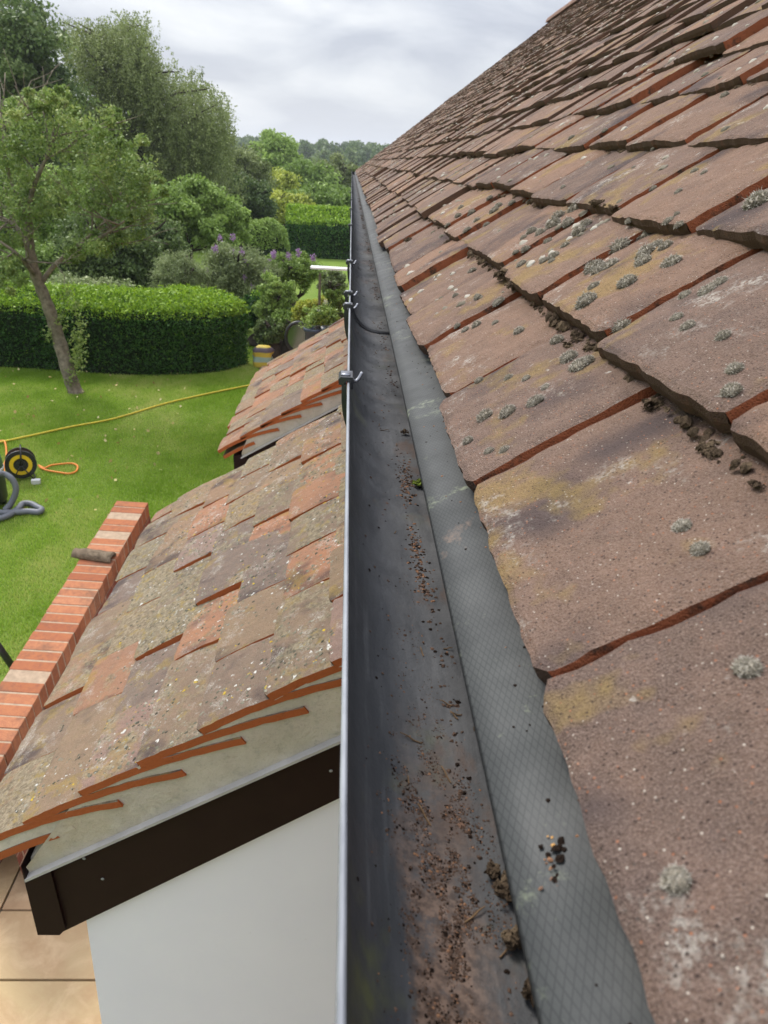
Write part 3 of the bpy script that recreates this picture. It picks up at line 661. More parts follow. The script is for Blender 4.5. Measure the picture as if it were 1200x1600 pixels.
lichen(b2, p1[0], p1[1], S2, B2, 4.2, -.48, 0, g2, 350)

# ------------------------------------------------------------------ debris in the gutter
def gut_z(x):
    return float(np.interp(x, [q[0] for q in inner][:14], [q[1] for q in inner][:14])) if x < .06 else GBZ
mat_dirt = M_('dirt_crumbs', .95, .05); mat_dirt.col(mat_dirt.ramp(mat_dirt.attr('tip'), [(0, (.018, .012, .009)), (.4, (.09, .058, .042)), (.62, (.17, .105, .075)), (.8, (.26, .14, .08)), (.9, (.50, .28, .10)), (1, (.16, .20, .05))], 'CONSTANT')); mat_dirt.bump(mat_dirt.noise(900, 3), .001, 1); mat_dirt = mat_dirt.m
mb = MB()
def crumb(x, y, R, tp): 
    dx = .002; sl_ = (gut_z(x+dx)-gut_z(x-dx))/(2*dx); N_ = Vector((-sl_, 0, 1)).normalized()
    lump(mb, (x, y, gut_z(x)), R, N_, .65, .6, tip=tp)
tps = [.05, .1, .1, .3, .42, .45, .45, .45, .42, .5, .5, .5, .5, .7, .85]
for _ in range(20000):                          # near dirt patch
    y = .02+.19*random.random()**.8+abs(random.gauss(0, .035)) if random.random() < .94 else random.uniform(.02, .4); c0 = .030+.014*nz(y*9, 4, 4)+.006*nz(y*31, 4, 4)
    x = c0+random.gauss(.011, .0085); 
    if x > .064 or nz(x*110, y*50, 8)+.7*nz(x*300, y*160, 2) < random.uniform(-.2, .35): continue
    crumb(x, y, random.choice([.00014, .00018, .0002, .00025, .0003, .0005])*random.uniform(.7, 1.3), random.choice(tps))
for _ in range(1200):                          # thin line along the tray edge
    y = .02+5.5*random.random()**1.5
    if nz(y*5, 1, 7) < 0: continue
    crumb(.0535+random.gauss(0, .003), y, random.uniform(.0003, .0012)*(1+.3*y), random.choice(tps))
for _ in range(260):
    crumb(random.uniform(.014, .06), 2.6*random.random()**1.3+.02, random.uniform(.0004, .0011), random.choice(tps))
for _ in range(330):                           # rusty patches
    y = random.choice([.53, .56, .44, .40])+random.gauss(0, .02); crumb(.05+random.gauss(0, .003), y, random.uniform(.0005, .0013), random.choice([.7, .5, .45, .85, .1]))
o = mb.build('gutter_dirt', mat_dirt, None); tag(o, 'brown soil and tile crumbs scattered on the gutter floor', 'dirt', kind='stuff')
mb = MB()
def tray_z(x): return float(np.interp(x, [q[0] for q in prof], [q[1] for q in prof]))+.0014
for (px, py, R, tp) in [(862,1310,.0010,.93),(868,1357,.0009,.88),(848,1386,.0009,.88),(856,1380,.0009,.7),(866,1388,.0012,.7),(878,1322,.0015,.05),(880,1335,.0016,.1),(878,1347,.0013,.05),(856,1345,.001,.85),(870,1375,.0011,.3),(858,1335,.0014,.3),(820,1345,.001,.7)]:
    d = RC.T @ np.array([px-600, -(py-800), -F]); t = -.171/d[2]; p = d*t; t = tray_z(p[0])/d[2]; p = d*t
    for _ in range(3): lump(mb, p+np.array([random.gauss(0, .0012), random.gauss(0, .0018), 0]), R*random.uniform(.3, .8), (-.3, 0, .95), .6, .5, tip=tp)
for _ in range(260):
    y = random.uniform(.0, 2.2)**1.0; x = random.choice([.066, .074])+random.gauss(0, .006)
    if x < .054: continue
    lump(mb, (x, y, tray_z(x)), random.uniform(.0003, .0008), (-.3, 0, .95), .5, .5, tip=random.choice([.1, .3, .5, .85]))
o = mb.build('tray_grit', mat_dirt, None); tag(o, 'fine grit and orange tile chips lying on the grey eaves tray', 'grit', kind='stuff')
def clod(px, py, parts, label, mat, zpl=-.2215):
    p0_ = at_z(px, py, zpl); mb = MB()
    for (dx, dy, R) in parts:
        for _ in range(34): lump(mb, (p0_[0]+dx+random.gauss(0, R*.42), p0_[1]+dy+random.gauss(0, R*.45), zpl+R*.15+abs(random.gauss(0, R*.35))), R*random.uniform(.15, .42), (random.gauss(0, .4), random.gauss(0, .4), 1), .9, .8)
    o = mb.build('moss_clod', mat, None); tag(o, label, 'clod', 'clods lying in the gutter')
clod(790, 1388, [(0, 0, .0042), (-.003, .006, .003), (.002, -.003, .004)], 'largest crumbly brown clod, beside the edge of the grey tray', mat_moss2)
clod(803, 1473, [(0, 0, .0038)], 'round brown clod below the largest clod in the gutter', mat_moss2)
clod(840, 1560, [(0, 0, .0040), (.002, -.004, .003)], 'brown clod at the bottom edge of the photo against the tray', mat_moss2)
clod(745, 1139, [(0, 0, .0016)], 'tiny dark clod at the tray edge above the dirt patch', mat_moss2)
mat_green = simple('green_moss', (.13, .17, .03), .95, .05, .5, 200)
clod(654, 758, [(0, 0, .0045), (.004, .0, .003)], 'small bright green moss clod halfway along the gutter', mat_green)
clod(633, 677, [(0, 0, .003)], 'small dark clod in the gutter beyond the green moss', mat_moss2)

# ------------------------------------------------------------------ ground
m = M_('lawn_soil', .95, .1)
n_a = m.noise(.9, 4, .6, m.map((1, .35, 1))); n_b = m.noise(9, 5, .7); n_c = m.noise(60, 4, .7)
c = m.mix(m.ramp(n_a, [(.35, 0.), (.65, 1.)]), (.10, .17, .018), (.17, .24, .045))
c = m.mix(m.ramp(n_b, [(.4, 0.), (.75, .6)]), c, (.15, .19, .05)); c = m.mix(m.ramp(n_c, [(.3, .6), (.5, 0.)]), c, (.03, .06, .01))
m.col(c).bump(n_c, .01, .6); mat_lawn = m.m
mb = MB(); gx = np.concatenate([np.linspace(-900, -20, 24), np.linspace(-18, 18, 60), np.linspace(20, 900, 24)]); gy = np.concatenate([np.linspace(-60, 0, 8), np.linspace(.5, 40, 80), np.linspace(45, 1500, 50)])
def gh(x, y):
    d = max(0, y-70)
    return GZ+min(5, .0004*d*d/ (1+.02*d) if d else 0)*(1+.3*nz(x*.01, y*.01))+ (.02*nz(x*.6, y*.6) if y > 6 else 0)
vs_ = [(x, y, gh(x, y)) for y in gy for x in gx]; n_ = len(gx)
mb.add(vs_, [(j*n_+i, j*n_+i+1, (j+1)*n_+i+1, (j+1)*n_+i) for j in range(len(gy)-1) for i in range(n_-1)])
tag(mb.build('ground', mat_lawn, None, True), 'green mown lawn stretching towards the hedges', 'ground', kind='structure')
# patio slabs
m = M_('sandstone', .85, .2); a = m.n('ShaderNodeSeparateXYZ'); m.lk(m.obj(), a.inputs[0])
c = m.ramp(m.attr('rnd'), [(0, (.40, .29, .16)), (.4, (.44, .33, .18)), (.7, (.40, .28, .18)), (1, (.48, .39, .23))])
c = m.mix(m.ramp(m.noise(2.2, 6, .65, None, 1.2), [(.4, 0.), (.65, .6)]), c, (.34, .20, .11)); c = m.mix(m.ramp(m.noise(6, 5, .7, None, .6), [(.5, 0.), (.7, .5)]), c, (.58, .43, .27))
m.col(c).bump(m.noise(14, 6, .7), .006, .8); mat_slab = m.m
mb = MB(); y = 2.53-.345*8; rows = []
for r_ in range(50):
    h = .345 if r_ in (7, 8) else random.choice([.345, .42, .30])
    x = -3.45 if y < 3.3 else (-1.55 if y < 4.2 else (-1.02 if y < 12 else -1.45))
    while x < .15:
        w_ = random.choice([.6, .72, .5]) 
        if r_ in (6, 7, 8, 9) and x < -1.5: w_ = .95
        x1 = min(x+w_, .18); g = .006; zz = GZ+.045+random.uniform(0, .002)
        pts = []
        mb.box((x+g, y+g, GZ-.02), (x1-g, y+h-g, zz), rnd=random.random()); x += w_
    y += h
    if y > 15.0: break
tag(mb.build('patio', mat_slab), 'sandstone slab paving beside the white bay', 'patio', kind='structure')
mb = MB(); mb.box((-3.47, -.3, GZ-.1), (.18, 3.4, GZ+.028)); mb.box((-1.57, 3.4, GZ-.1), (.18, 4.2, GZ+.028)); mb.box((-1.04, 4.2, GZ-.1), (.18, 12., GZ+.028)); mb.box((-1.47, 12., GZ-.1), (.18, y, GZ+.028)); tag(mb.build('patio_bed', simple('joint_mortar', (.16, .13, .09), .95, .1, .3, 30)), 'dark joints between the patio slabs', 'path', kind='structure')

# grass blades
def blades(name, n, xr, yr, hmin, hmax, mat, keep, wd=.0035):
    x = rng.uniform(*xr, n); y = yr[0]+(yr[1]-yr[0])*rng.random(n); k_ = keep(x, y); x, y = x[k_], y[k_]; n = len(x)
    a = rng.uniform(0, 6.283, n); h = rng.uniform(hmin, hmax, n); le = rng.normal(0, .5, (n, 2))*h[:, None]
    w_ = wd*(1+.08*y)
    V_ = np.zeros((n, 3, 3)); V_[:, 0] = np.stack([x-np.cos(a)*w_, y-np.sin(a)*w_, np.full(n, GZ-.01)], 1); V_[:, 1] = np.stack([x+np.cos(a)*w_, y+np.sin(a)*w_, np.full(n, GZ-.01)], 1)
    V_[:, 2] = np.stack([x+le[:, 0], y+le[:, 1], GZ+.015+h], 1)
    patch = np.array([1.2*nz(X_*.9, Y_*.45, 2)+.9*nz(X_*2.6, Y_*1.6, 6)+.5*nz(X_*7, Y_*5, 1) for X_, Y_ in zip(x, y)])
    r = np.clip(.48+.42*patch+rng.normal(0, .16, n), 0, 1)
    return rawmesh(name, V_.reshape(-1, 3), 3, n, np.repeat(r, 3), mat)
def rawmesh(name, verts, k_, n, rnd, mat, parent=None):
    me = bpy.data.meshes.new(name); me.vertices.add(len(verts)); me.vertices.foreach_set('co', verts.astype(np.float32).ravel())
    me.loops.add(n*k_); me.loops.foreach_set('vertex_index', np.arange(n*k_, dtype=np.int32)); me.polygons.add(n)
    me.polygons.foreach_set('loop_start', np.arange(0, n*k_, k_, dtype=np.int32)); me.polygons.foreach_set('loop_total', np.full(n, k_, dtype=np.int32))
    me.update(calc_edges=True)
    a_ = me.attributes.new('rnd', 'FLOAT', 'POINT'); a_.data.foreach_set('value', rnd.astype(np.float32))
    return link(name, me, mat, parent)
mat_grass = leafmat('grass_blade', (.19, .33, .025), (.31, .46, .06), (.52, .56, .18), .3)
def kp(x, y): return (x < np.where(y > 12, -1.5, -1.06)) & (x > -.52*y-.3)
o = blades('grass', 560000, (-8, -1.06), (4.5, 15), .008, .022, mat_grass, kp); tag(o, 'short mown lawn grass', 'grass', kind='stuff')

# ------------------------------------------------------------------ foliage
def leaves(pos, size, rnd_c=.5, rnd_s=.2, aspect=.5, droop=0.):
    n = len(pos); a = rng.normal(0, 1, (n, 3)); a[:, 2] -= droop; a /= np.linalg.norm(a, axis=1)[:, None]
    b = np.cross(a, rng.normal(0, 1, (n, 3))); b /= np.linalg.norm(b, axis=1)[:, None]+1e-9
    s = size*rng.uniform(.6, 1.3, n)[:, None]
    V_ = np.stack([pos-a*s*.5, pos+b*s*.5*aspect-a*s*.05, pos+a*s*.5, pos-b*s*.5*aspect-a*s*.05], 1)
    r = np.clip(rnd_c+rng.normal(0, rnd_s, n), 0, 1)
    return V_.reshape(-1, 3), np.repeat(r, 4)
def leafobj(name, chunks, mat, parent=None):
    V_ = np.concatenate([c[0] for c in chunks]); r = np.concatenate([c[1] for c in chunks]); return rawmesh(name, V_, 4, len(V_)//4, r, mat, parent)
def shell(n, k=.6):
    d = rng.normal(0, 1, (n, 3)); d /= np.linalg.norm(d, axis=1)[:, None]; return d*(rng.random(n)**k)[:, None]
def clumps(c, rad, K, cr, n, size, hollow=.45, rc=.5, droop=0., aspect=.55, bottom=-.6, flat=.75):
    ch = []; c = np.array(c); rad = np.array(rad); i = 0
    while i < K:
        d = rng.normal(0, 1, 3); d /= np.linalg.norm(d)
        if d[2] < bottom: continue
        i += 1
        q = c+d*rad*(hollow+(1-hollow)*rng.random())*(1+.25*nz(*(d*2.1+c*.1)))
        R = cr*rng.uniform(.6, 1.7); P_ = q+shell(n, .8)*np.array([R, R, R*flat])
        ch.append(leaves(P_, size, rc+rng.normal(0, .13), .16, aspect, droop))
    return ch
bark = simple('bark', (.20, .17, .13), .95, .1, .5, 14, .01, 60)
dkbark = simple('dark_bark', (.06, .05, .04), .95, .1, .4, 10)
L_apple = leafmat('apple_leaf', (.09, .15, .03), (.18, .27, .06), (.38, .44, .14))
L_birch = leafmat('birch_leaf', (.10, .13, .04), (.21, .26, .09), (.38, .43, .18))
L_dark = leafmat('dark_leaf', (0.050, 0.089, 0.026), (0.119, 0.178, 0.054), (0.225, 0.292, 0.096))
L_mid = leafmat('mid_leaf', (0.094, 0.159, 0.030), (0.206, 0.311, 0.066), (0.375, 0.508, 0.132))
L_yel = leafmat('yellow_leaf', (0.199, 0.254, 0.038), (0.426, 0.483, 0.077), (0.739, 0.737, 0.154))
L_grey = leafmat('grey_leaf', (.12, .16, .06), (.22, .28, .11), (.42, .47, .24))
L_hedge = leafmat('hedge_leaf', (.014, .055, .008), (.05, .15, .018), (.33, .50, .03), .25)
L_far = leafmat('far_leaf', (0.051, 0.093, 0.035), (0.114, 0.173, 0.061), (0.213, 0.279, 0.096))

def branchy(mb, p, d, L, r, depth, spread=.55):
    d = Vector(d).normalized(); pts = [Vector(p)]; q = Vector(p); dd = d.copy(); n_ = 6
    for i in range(n_):
        dd = (dd+Vector((random.gauss(0, .13), random.gauss(0, .13), random.gauss(.02, .08)))).normalized(); q = q+dd*L/n_; pts.append(q.copy())
    mb.tube(pts, [r*(1-.6*i/n_) for i in range(n_+1)], 7)
    if depth > 0:
        for _ in range(3):
            i = random.randint(2, n_); nd = (dd+Vector((random.gauss(0, spread), random.gauss(0, spread), random.gauss(.15, spread*.6)))).normalized()
            branchy(mb, pts[i], nd, L*.68, r*.45, depth-1, spread)
    return pts
def tree(name, base, top, rad, label, cat, mat, K, n, size, cr, group=None, rc=.5, trunk_r=.15, barkm=None, cz=None, hollow=.4, bottom=-.7, aspect=.55):
    base = np.array(base, float); t = empty(name, base, label, cat, group)
    mb = MB(); c = np.array(top, float)
    pts = spline([base, base+(c-base)*.4+np.array([random.gauss(0, .1), 0, 0]), c], 5); mb.tube(pts, [trunk_r*(1.15-.8*i/(len(pts)-1)) for i in range(len(pts))], 9)
    for _ in range(7):
        a = random.uniform(0, 6.28); st_ = pts[random.randint(len(pts)//2, len(pts)-1)]
        branchy(mb, st_, (math.cos(a)*.8, math.sin(a)*.8, .7), min(rad[0], rad[2])*.8, trunk_r*.4, 1)
    mb.build('trunk', barkm or dkbark, t, True)
    leafobj('crown', clumps(c, rad, K, cr, n, size, hollow, rc, 0, aspect, bottom), mat, t)
    return t

# --- apple tree in the lawn
b = at_z(118, 614, GZ); Y0 = b[1]
A_ = empty('apple_tree', b, 'leaning old apple tree with a mottled bare trunk growing in the lawn before the hedge', 'tree')
def ap(px, py, dy=0.): return Vector(at(px, py, Y0+dy))
mb = MB()
pts = spline([ap(120, 618), ap(108, 585, 0), ap(92, 530, .05), ap(75, 478), ap(56, 430), ap(46, 385, -.05), ap(45, 345)], 6)
mb.tube(pts, [.15 if i == 0 else .11-.055*i/len(pts)+.006*math.sin(i*1.9) for i in range(len(pts))], 12)
for tgt in ([(46, 385), (20, 350, .2), (-20, 330, .3), (-60, 290, .4)], [(45, 355), (50, 300, -.3), (75, 240, -.4), (85, 200, -.3)], [(62, 445), (85, 415, .1), (120, 385, .2), (160, 350, .1), (190, 300, .2)], [(45, 350), (20, 290, .1), (5, 230, -.1), (10, 190, 0)], [(58, 435), (30, 400, -.3), (-10, 370, -.4)], [(120, 385), (150, 375, -.2), (195, 345, -.4)]):
    q = spline([ap(*x) for x in tgt], 5); mb.tube(q, [.040-.030*i/len(q) for i in range(len(q))], 8)
    for _ in range(6): 
        z_ = random.choice(q[3:]); branchy(mb, z_, (random.gauss(0, 1), random.gauss(0, .7), random.uniform(-.2, 1)), .75, .014, 1)
mb.build('trunk', bark, A_, True)
ch = []
for (px, py, r, rc) in [(15,215,40,.55),(60,200,45,.6),(110,195,38,.6),(150,215,45,.5),(190,240,40,.45),(10,270,50,.5),(70,255,55,.6),(130,265,50,.65),(195,285,45,.45),(225,310,35,.45),(25,330,45,.45),(90,325,40,.5),(150,330,45,.45),(205,345,35,.4),(-40,250,60,.5),(-40,340,60,.45),(20,400,30,.5),(150,385,25,.4),(60,160,25,.6),(95,150,14,.6),(30,175,25,.6),(175,190,22,.5),(235,285,18,.5),(5,440,30,.5),(-30,430,40,.5),(118,395,16,.5)]:
    for _ in range(9):
        dy = random.gauss(0, .6); a = random.uniform(0, 6.28); rr = r*random.random()**.5
        q = np.array(ap(px+rr*math.cos(a), py+rr*math.sin(a)*.9, dy)); R = r*Y0/F*random.uniform(.22, .7)
        ch.append(leaves(q+shell(180, .75)*np.array([R, R, R*.8]), .050, rc+rng.normal(0, .12), .17, .55))
for (px, py) in [(118,480),(125,505),(118,530),(126,550),(122,570),(112,590),(95,500),(105,460),(128,530),(80,520),(115,560)]:
    q = np.array(ap(px, py, random.gauss(-.05, .06))); ch.append(leaves(q+shell(80, .6)*np.array([.12, .12, .17]), .05, .62, .15, .55))
leafobj('crown', ch, L_apple, A_)

# --- hedges
def hedge(name, path, depth, h, label, mat, nl, size, rr=.28, group=None, top_bias=.85, skew=0., bright=.0):
    """path: front foot points (x,y); the body extends `depth` behind them"""
    P_ = [Vector((x, y, GZ)) for x, y in path]; P_ = spline(P_, 6)
    h0 = empty(name, P_[len(P_)//2], label, 'hedge', group)
    prof_ = [(0, .0), (.03, h*.3), (0, h-rr)]+[(rr-rr*math.cos(q), h-rr+rr*math.sin(q)) for q in np.linspace(.2, math.pi/2, 5)]+[(depth*.5, h+.03+skew), (depth-rr, h+skew), (depth-.05, h-rr), (depth, 0)]
    mb = MB(); vs_ = []; n_ = len(prof_); rings = []
    for i, p in enumerate(P_):
        t = (P_[min(i+1, len(P_)-1)]-P_[max(i-1, 0)]).normalized(); nn_ = Vector((-t.y, t.x, 0)); 
        if nn_.y < 0 and abs(nn_.y) > .3: nn_ = -nn_
        ring = [p+nn_*(a+.05)+Vector((0, 0, b*.97)) for a, b in prof_]; rings.append(ring); vs_ += ring
    mb.add(vs_, [(i*n_+j, (i+1)*n_+j, (i+1)*n_+j+1, i*n_+j+1) for i in range(len(P_)-1) for j in range(n_-1)]+[tuple(range(n_)), tuple(range(len(vs_)-1, len(vs_)-n_-1, -1))])
    mb.build('hedge_core', simple('hedge_core', (.012, .022, .008), .95, .05), h0)
    V_ = np.array([[list(v) for v in r] for r in rings]); nr = len(rings)
    # sample surface
    i = rng.integers(0, nr-1, nl); seg = np.linalg.norm(np.diff(V_[0], axis=0), axis=1); pj = seg/seg.sum(); j = rng.choice(n_-1, nl, p=pj); u = rng.random(nl)[:, None]; v = rng.random(nl)[:, None]
    q = (V_[i, j]*(1-u)*(1-v)+V_[i+1, j]*u*(1-v)+V_[i, j+1]*(1-u)*v+V_[i+1, j+1]*u*v)
    # the two ends
    ne = nl//8; e_ = rng.integers(0, 2, ne)*(nr-1); jj = rng.integers(0, n_-1, ne); cen = V_[e_].mean(1); w_ = np.sqrt(rng.random(ne))[:, None]; pe = cen+(V_[e_, jj]+(V_[e_, jj+1]-V_[e_, jj])*rng.random(ne)[:, None]-cen)*w_
    q = np.concatenate([q, pe]); q += rng.normal(0, .035, q.shape)+.05*np.array([nz(*(x*1.7)) for x in q])[:, None]
    ht = (q[:, 2]-GZ)/h; rc = np.where(ht > .86, .72+bright, .36)+.12*np.array([nz(*(x*2.3)) for x in q])  # top leaves brighter: new growth, and light from above put into their colour
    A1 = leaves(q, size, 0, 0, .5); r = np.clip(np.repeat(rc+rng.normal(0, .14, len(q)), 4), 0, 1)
    sh = q[(ht > .9)]; sh = sh[rng.random(len(sh)) < .35]+np.array([0, 0, 1])*rng.random(((0)+1, 1))*0
    up_ = leaves(sh+np.array([0, 0, .05]), size*1.5, .85, .12, .35)
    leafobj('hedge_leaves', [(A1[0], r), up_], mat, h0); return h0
fa = at_z(-260, 578, GZ); f0 = at_z(0, 576, GZ); f1 = at_z(200, 588, GZ); f2 = at_z(330, 584, GZ); f3 = at_z(388, 570, GZ)
hedge('garden_hedge', [(fa[0], fa[1]), (f0[0], f0[1]), (f1[0], f1[1]), (f2[0], f2[1]), (f3[0], f3[1])], 1.5, 1.05, 'long low clipped hedge with a top coloured brighter for new growth and light behind the apple tree', L_hedge, 120000, .045, .22, skew=.10)
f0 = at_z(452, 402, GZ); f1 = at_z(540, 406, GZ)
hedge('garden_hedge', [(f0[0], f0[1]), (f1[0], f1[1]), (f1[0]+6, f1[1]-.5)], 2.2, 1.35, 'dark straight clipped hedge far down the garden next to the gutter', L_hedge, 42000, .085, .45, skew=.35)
f0 = at_z(378, 398, GZ); f1 = at_z(445, 400, GZ)
t_ = empty('rounded_hedge', ((f0[0]+f1[0])/2-.4, f1[1]-1, GZ), 'rounded bright green clipped hedge in front of the far dark hedge', 'hedge')
cc = at(408, 378, 26); mb = MB()
ch = []
for (px, py, r) in [(425,372,22),(405,372,24),(388,378,20),(437,385,14),(415,390,20),(395,395,20),(372,385,20),(420,360,16)]:
    q = at(px, py, 26.5+random.gauss(0, .4)); R = r*26/F
    d = rng.normal(0, 1, (4500, 3)); d /= np.linalg.norm(d, axis=1)[:, None]; ch.append(leaves(q+d*R*(1+.06*rng.normal(0, 1, (4500, 1))), .085, .6, .16, .5))
    lump(mb, q-np.array([0, 0, R*.9]), R*.95, (0, 0, 1), 1.85, .1)
mb.build('hedge_core', simple('hedge_core', (.012, .022, .008), .95, .05), t_); leafobj('hedge_leaves', ch, L_mid, t_)

# --- weeping birch
BYD = 32.
bb_ = at(235, 400, BYD); bb_[2] = GZ
T = empty('birch_tree', bb_, 'tall weeping birch with hanging fronds rising above everything at upper left', 'tree')
mb = MB(); tr = spline([bb_, at(235, 330, BYD), at(215, 230, BYD), at(195, 130, BYD), at(185, 60, BYD)], 6); mb.tube(tr, [.28*(1-.85*i/len(tr)) for i in range(len(tr))], 9)
tips = []
for (sx, sy, ex, ey) in [(215,220,300,150),(200,150,240,105),(190,90,150,50),(190,70,205,38),(205,180,130,90),(220,240,335,165),(225,260,348,200),(215,180,320,140),(195,110,225,70),(210,200,120,160),(225,250,150,210),(230,290,320,250),(200,140,270,115),(190,80,110,45),(230,300,170,260)]:
    for k_ in range(3):
        dy = random.uniform(-1.8, 1.8); jx, jy = random.gauss(0, 12), random.gauss(0, 10)
        q = spline([at(sx, sy, BYD), at((sx+ex)/2+random.gauss(0, 6), (sy+ey)/2-10, BYD+dy*.5), at(ex+jx, ey+jy, BYD+dy)], 6); mb.tube(q, [.075*(1-.85*i/len(q)) for i in range(len(q))], 6); tips += [np.array(x) for x in q[3:]]
mb.build('trunk', dkbark, T, True)
ch = []
def fr(p, L, n_, rc): 
    t = rng.random(n_); pos = p+np.stack([.12*np.sin(t*4+rng.random()*6)+rng.normal(0, .055, n_), rng.normal(0, .07, n_), -t*L], 1); ch.append(leaves(pos, .085, rc, .16, .5, .8))
for p in tips:
    for _ in range(6):
        o_ = p+np.array([rng.normal(0, .32), rng.normal(0, .5), rng.normal(.0, .2)]); fr(o_, rng.uniform(.6, 2.4), 52, .55+rng.normal(0, .12))
for (px, py, rx_, rz_, n_) in [(160,215,40,50,48),(235,235,45,45,42),(230,290,80,60,110),(160,300,55,50,70),(300,300,55,55,80),(330,330,50,40,80),(345,190,9,35,34),(325,165,18,22,34),(298,140,20,18,26),(345,250,14,50,45),(112,85,14,35,34),(150,60,24,18,26),(205,60,22,22,30),(270,350,70,35,90)]:
    for _ in range(n_):
        p = at(px+random.uniform(-rx_, rx_), py+random.uniform(-rz_, rz_)-20, BYD+random.uniform(-2, 2)); fr(p, rng.uniform(.8, 2.0), 70, .5+rng.normal(0, .13))
leafobj('crown', ch, L_birch, T)

# --- the other trees and shrubs; pixel centre, size in pixels, distance
def T2(px, py, rpx, rpz, Y, label, cat, mat, K, n, size, crf=.32, rc=.5, name='broadleaf_tree', group=None, hollow=.4, bottom=-.8, aspect=.55, tr_=.2):
    c = at(px, py, Y); rad = (rpx*Y/F, rpx*Y/F*.8, rpz*Y/F); b_ = (c[0], c[1], gh(c[0], c[1]))
    return tree(name, b_, c, rad, label, cat, mat, int(K*1.45), int(n*.85), size, crf*.82*rad[0], group, rc, tr_, None, None, hollow, bottom, aspect)
T2(20, 150, 90, 130, 27, 'tall dark tree with thin airy top at the left edge of the photo', 'tree', L_dark, 150, 300, .14, .25, .55, hollow=.3)
T2(-20, 40, 75, 60, 30, 'wispy tree top cut off by the upper left corner', 'tree', L_birch, 60, 160, .13, .28, .4, hollow=.2)
T2(200, 250, 75, 75, 36, 'dark green tree standing behind the weeping birch', 'tree', L_dark, 90, 300, .17, .3, .35)
T2(285, 260, 65, 60, 38, 'dull green tree to the right of the weeping birch trunk', 'tree', L_dark, 80, 300, .17, .3, .45)
T2(360, 275, 55, 50, 42, 'olive green tree below the hanging birch fronds', 'tree', L_birch, 80, 280, .18, .3, .45)
T2(432, 258, 42, 40, 62, 'rounded bright green tree on the horizon left of the roof', 'tree', L_mid, 80, 300, .26, .28, .68)
T2(412, 300, 48, 32, 48, 'yellow green bushy tree below the rounded bright tree', 'tree', L_yel, 70, 300, .2, .3, .45)
T2(470, 290, 45, 30, 52, 'mid green bushy tree between the bright tree and the gutter', 'tree', L_mid, 70, 300, .22, .3, .42)
T2(525, 290, 35, 38, 58, 'small olive tree just left of the far end of the gutter', 'tree', L_birch, 60, 260, .24, .3, .5)
T2(500, 325, 60, 25, 40, 'low spreading green shrub above the far dark hedge', 'shrub', L_mid, 80, 260, .17, .25, .35, 'shrub')
T2(440, 330, 50, 24, 38, 'low yellow green shrub above the rounded hedge', 'shrub', L_yel, 70, 260, .16, .28, .4, 'shrub')
T2(385, 320, 45, 30, 34, 'very dark green shrub left of the rounded hedge', 'shrub', L_dark, 70, 280, .15, .3, .3, 'shrub')
T2(300, 345, 75, 55, 21, 'large mid green shrub in the middle of the border', 'shrub', L_mid, 130, 300, .10, .25, .5, 'shrub')
T2(355, 350, 35, 28, 22, 'light green leafy shrub right of the large border shrub', 'shrub', L_mid, 60, 260, .10, .3, .6, 'shrub')
T2(165, 400, 75, 60, 17.5, 'dark shrub behind the apple tree trunk', 'shrub', L_dark, 120, 300, .085, .25, .45, 'shrub')
T2(230, 400, 60, 60, 18.5, 'grey green shrub between the dark shrub and the grey bush', 'shrub', L_dark, 100, 300, .09, .25, .6, 'shrub')
T2(40, 430, 70, 40, 17, 'green shrub at the left behind the long hedge', 'shrub', L_mid, 90, 260, .08, .28, .4, 'shrub')
T2(285, 435, 42, 35, 15.8, 'soft grey green feathery bush above the long hedge', 'shrub', L_grey, 80, 260, .06, .3, .45, 'shrub', aspect=.2)
T2(130, 455, 70, 18, 15.6, 'pale green sprawling plant right behind the hedge top', 'plant', L_grey, 60, 200, .06, .25, .6, 'shrub')
T2(90, 330, 60, 50, 21, 'mid green tree crown seen through the apple branches', 'tree', L_mid, 90, 260, .1, .28, .4)
T2(-30, 330, 90, 80, 22, 'dark leafy tree behind the apple tree at the left edge', 'tree', L_dark, 90, 280, .12, .28, .5)

# --- buddleia with flowers
def flowers(parent, pts, size, mat, n=60):
    for p in pts:
        P_ = np.array(p)+shell(n, .5)*np.array([size, size, size*1.4]); leafobj('flower', [leaves(P_, size*.5, .5, .3, .8)], mat, parent)
L_purple = leafmat('purple_petal', (.24, .12, .29), (.34, .19, .38), (.48, .34, .52), .3)
Bd = T2(375, 435, 62, 45, 16.5, 'buddleia bush with purple flower spikes above the right end of the hedge', 'shrub', L_grey, 110, 230, .07, .28, .42, 'buddleia_bush', aspect=.3)
flowers(Bd, [at(x, y, 16.2+random.gauss(0, .2)) for x, y in [(344,372),(364,371),(335,388),(362,392),(378,393),(338,389),(427,397),(345,412),(325,422),(335,430),(382,434),(349,448),(394,448),(415,425),(385,410)]], .06, L_purple)
B2_ = T2(455, 425, 42, 30, 17.5, 'smaller buddleia with bright purple flowers below the far hedges', 'shrub', L_mid, 70, 200, .07, .3, .45, 'buddleia_bush', aspect=.35)
flowers(B2_, [at(x, y, 17.1+random.gauss(0, .2)) for x, y in [(428,398),(451,400),(466,395),(489,403),(422,410),(412,424)]], .07, L_purple, 90)
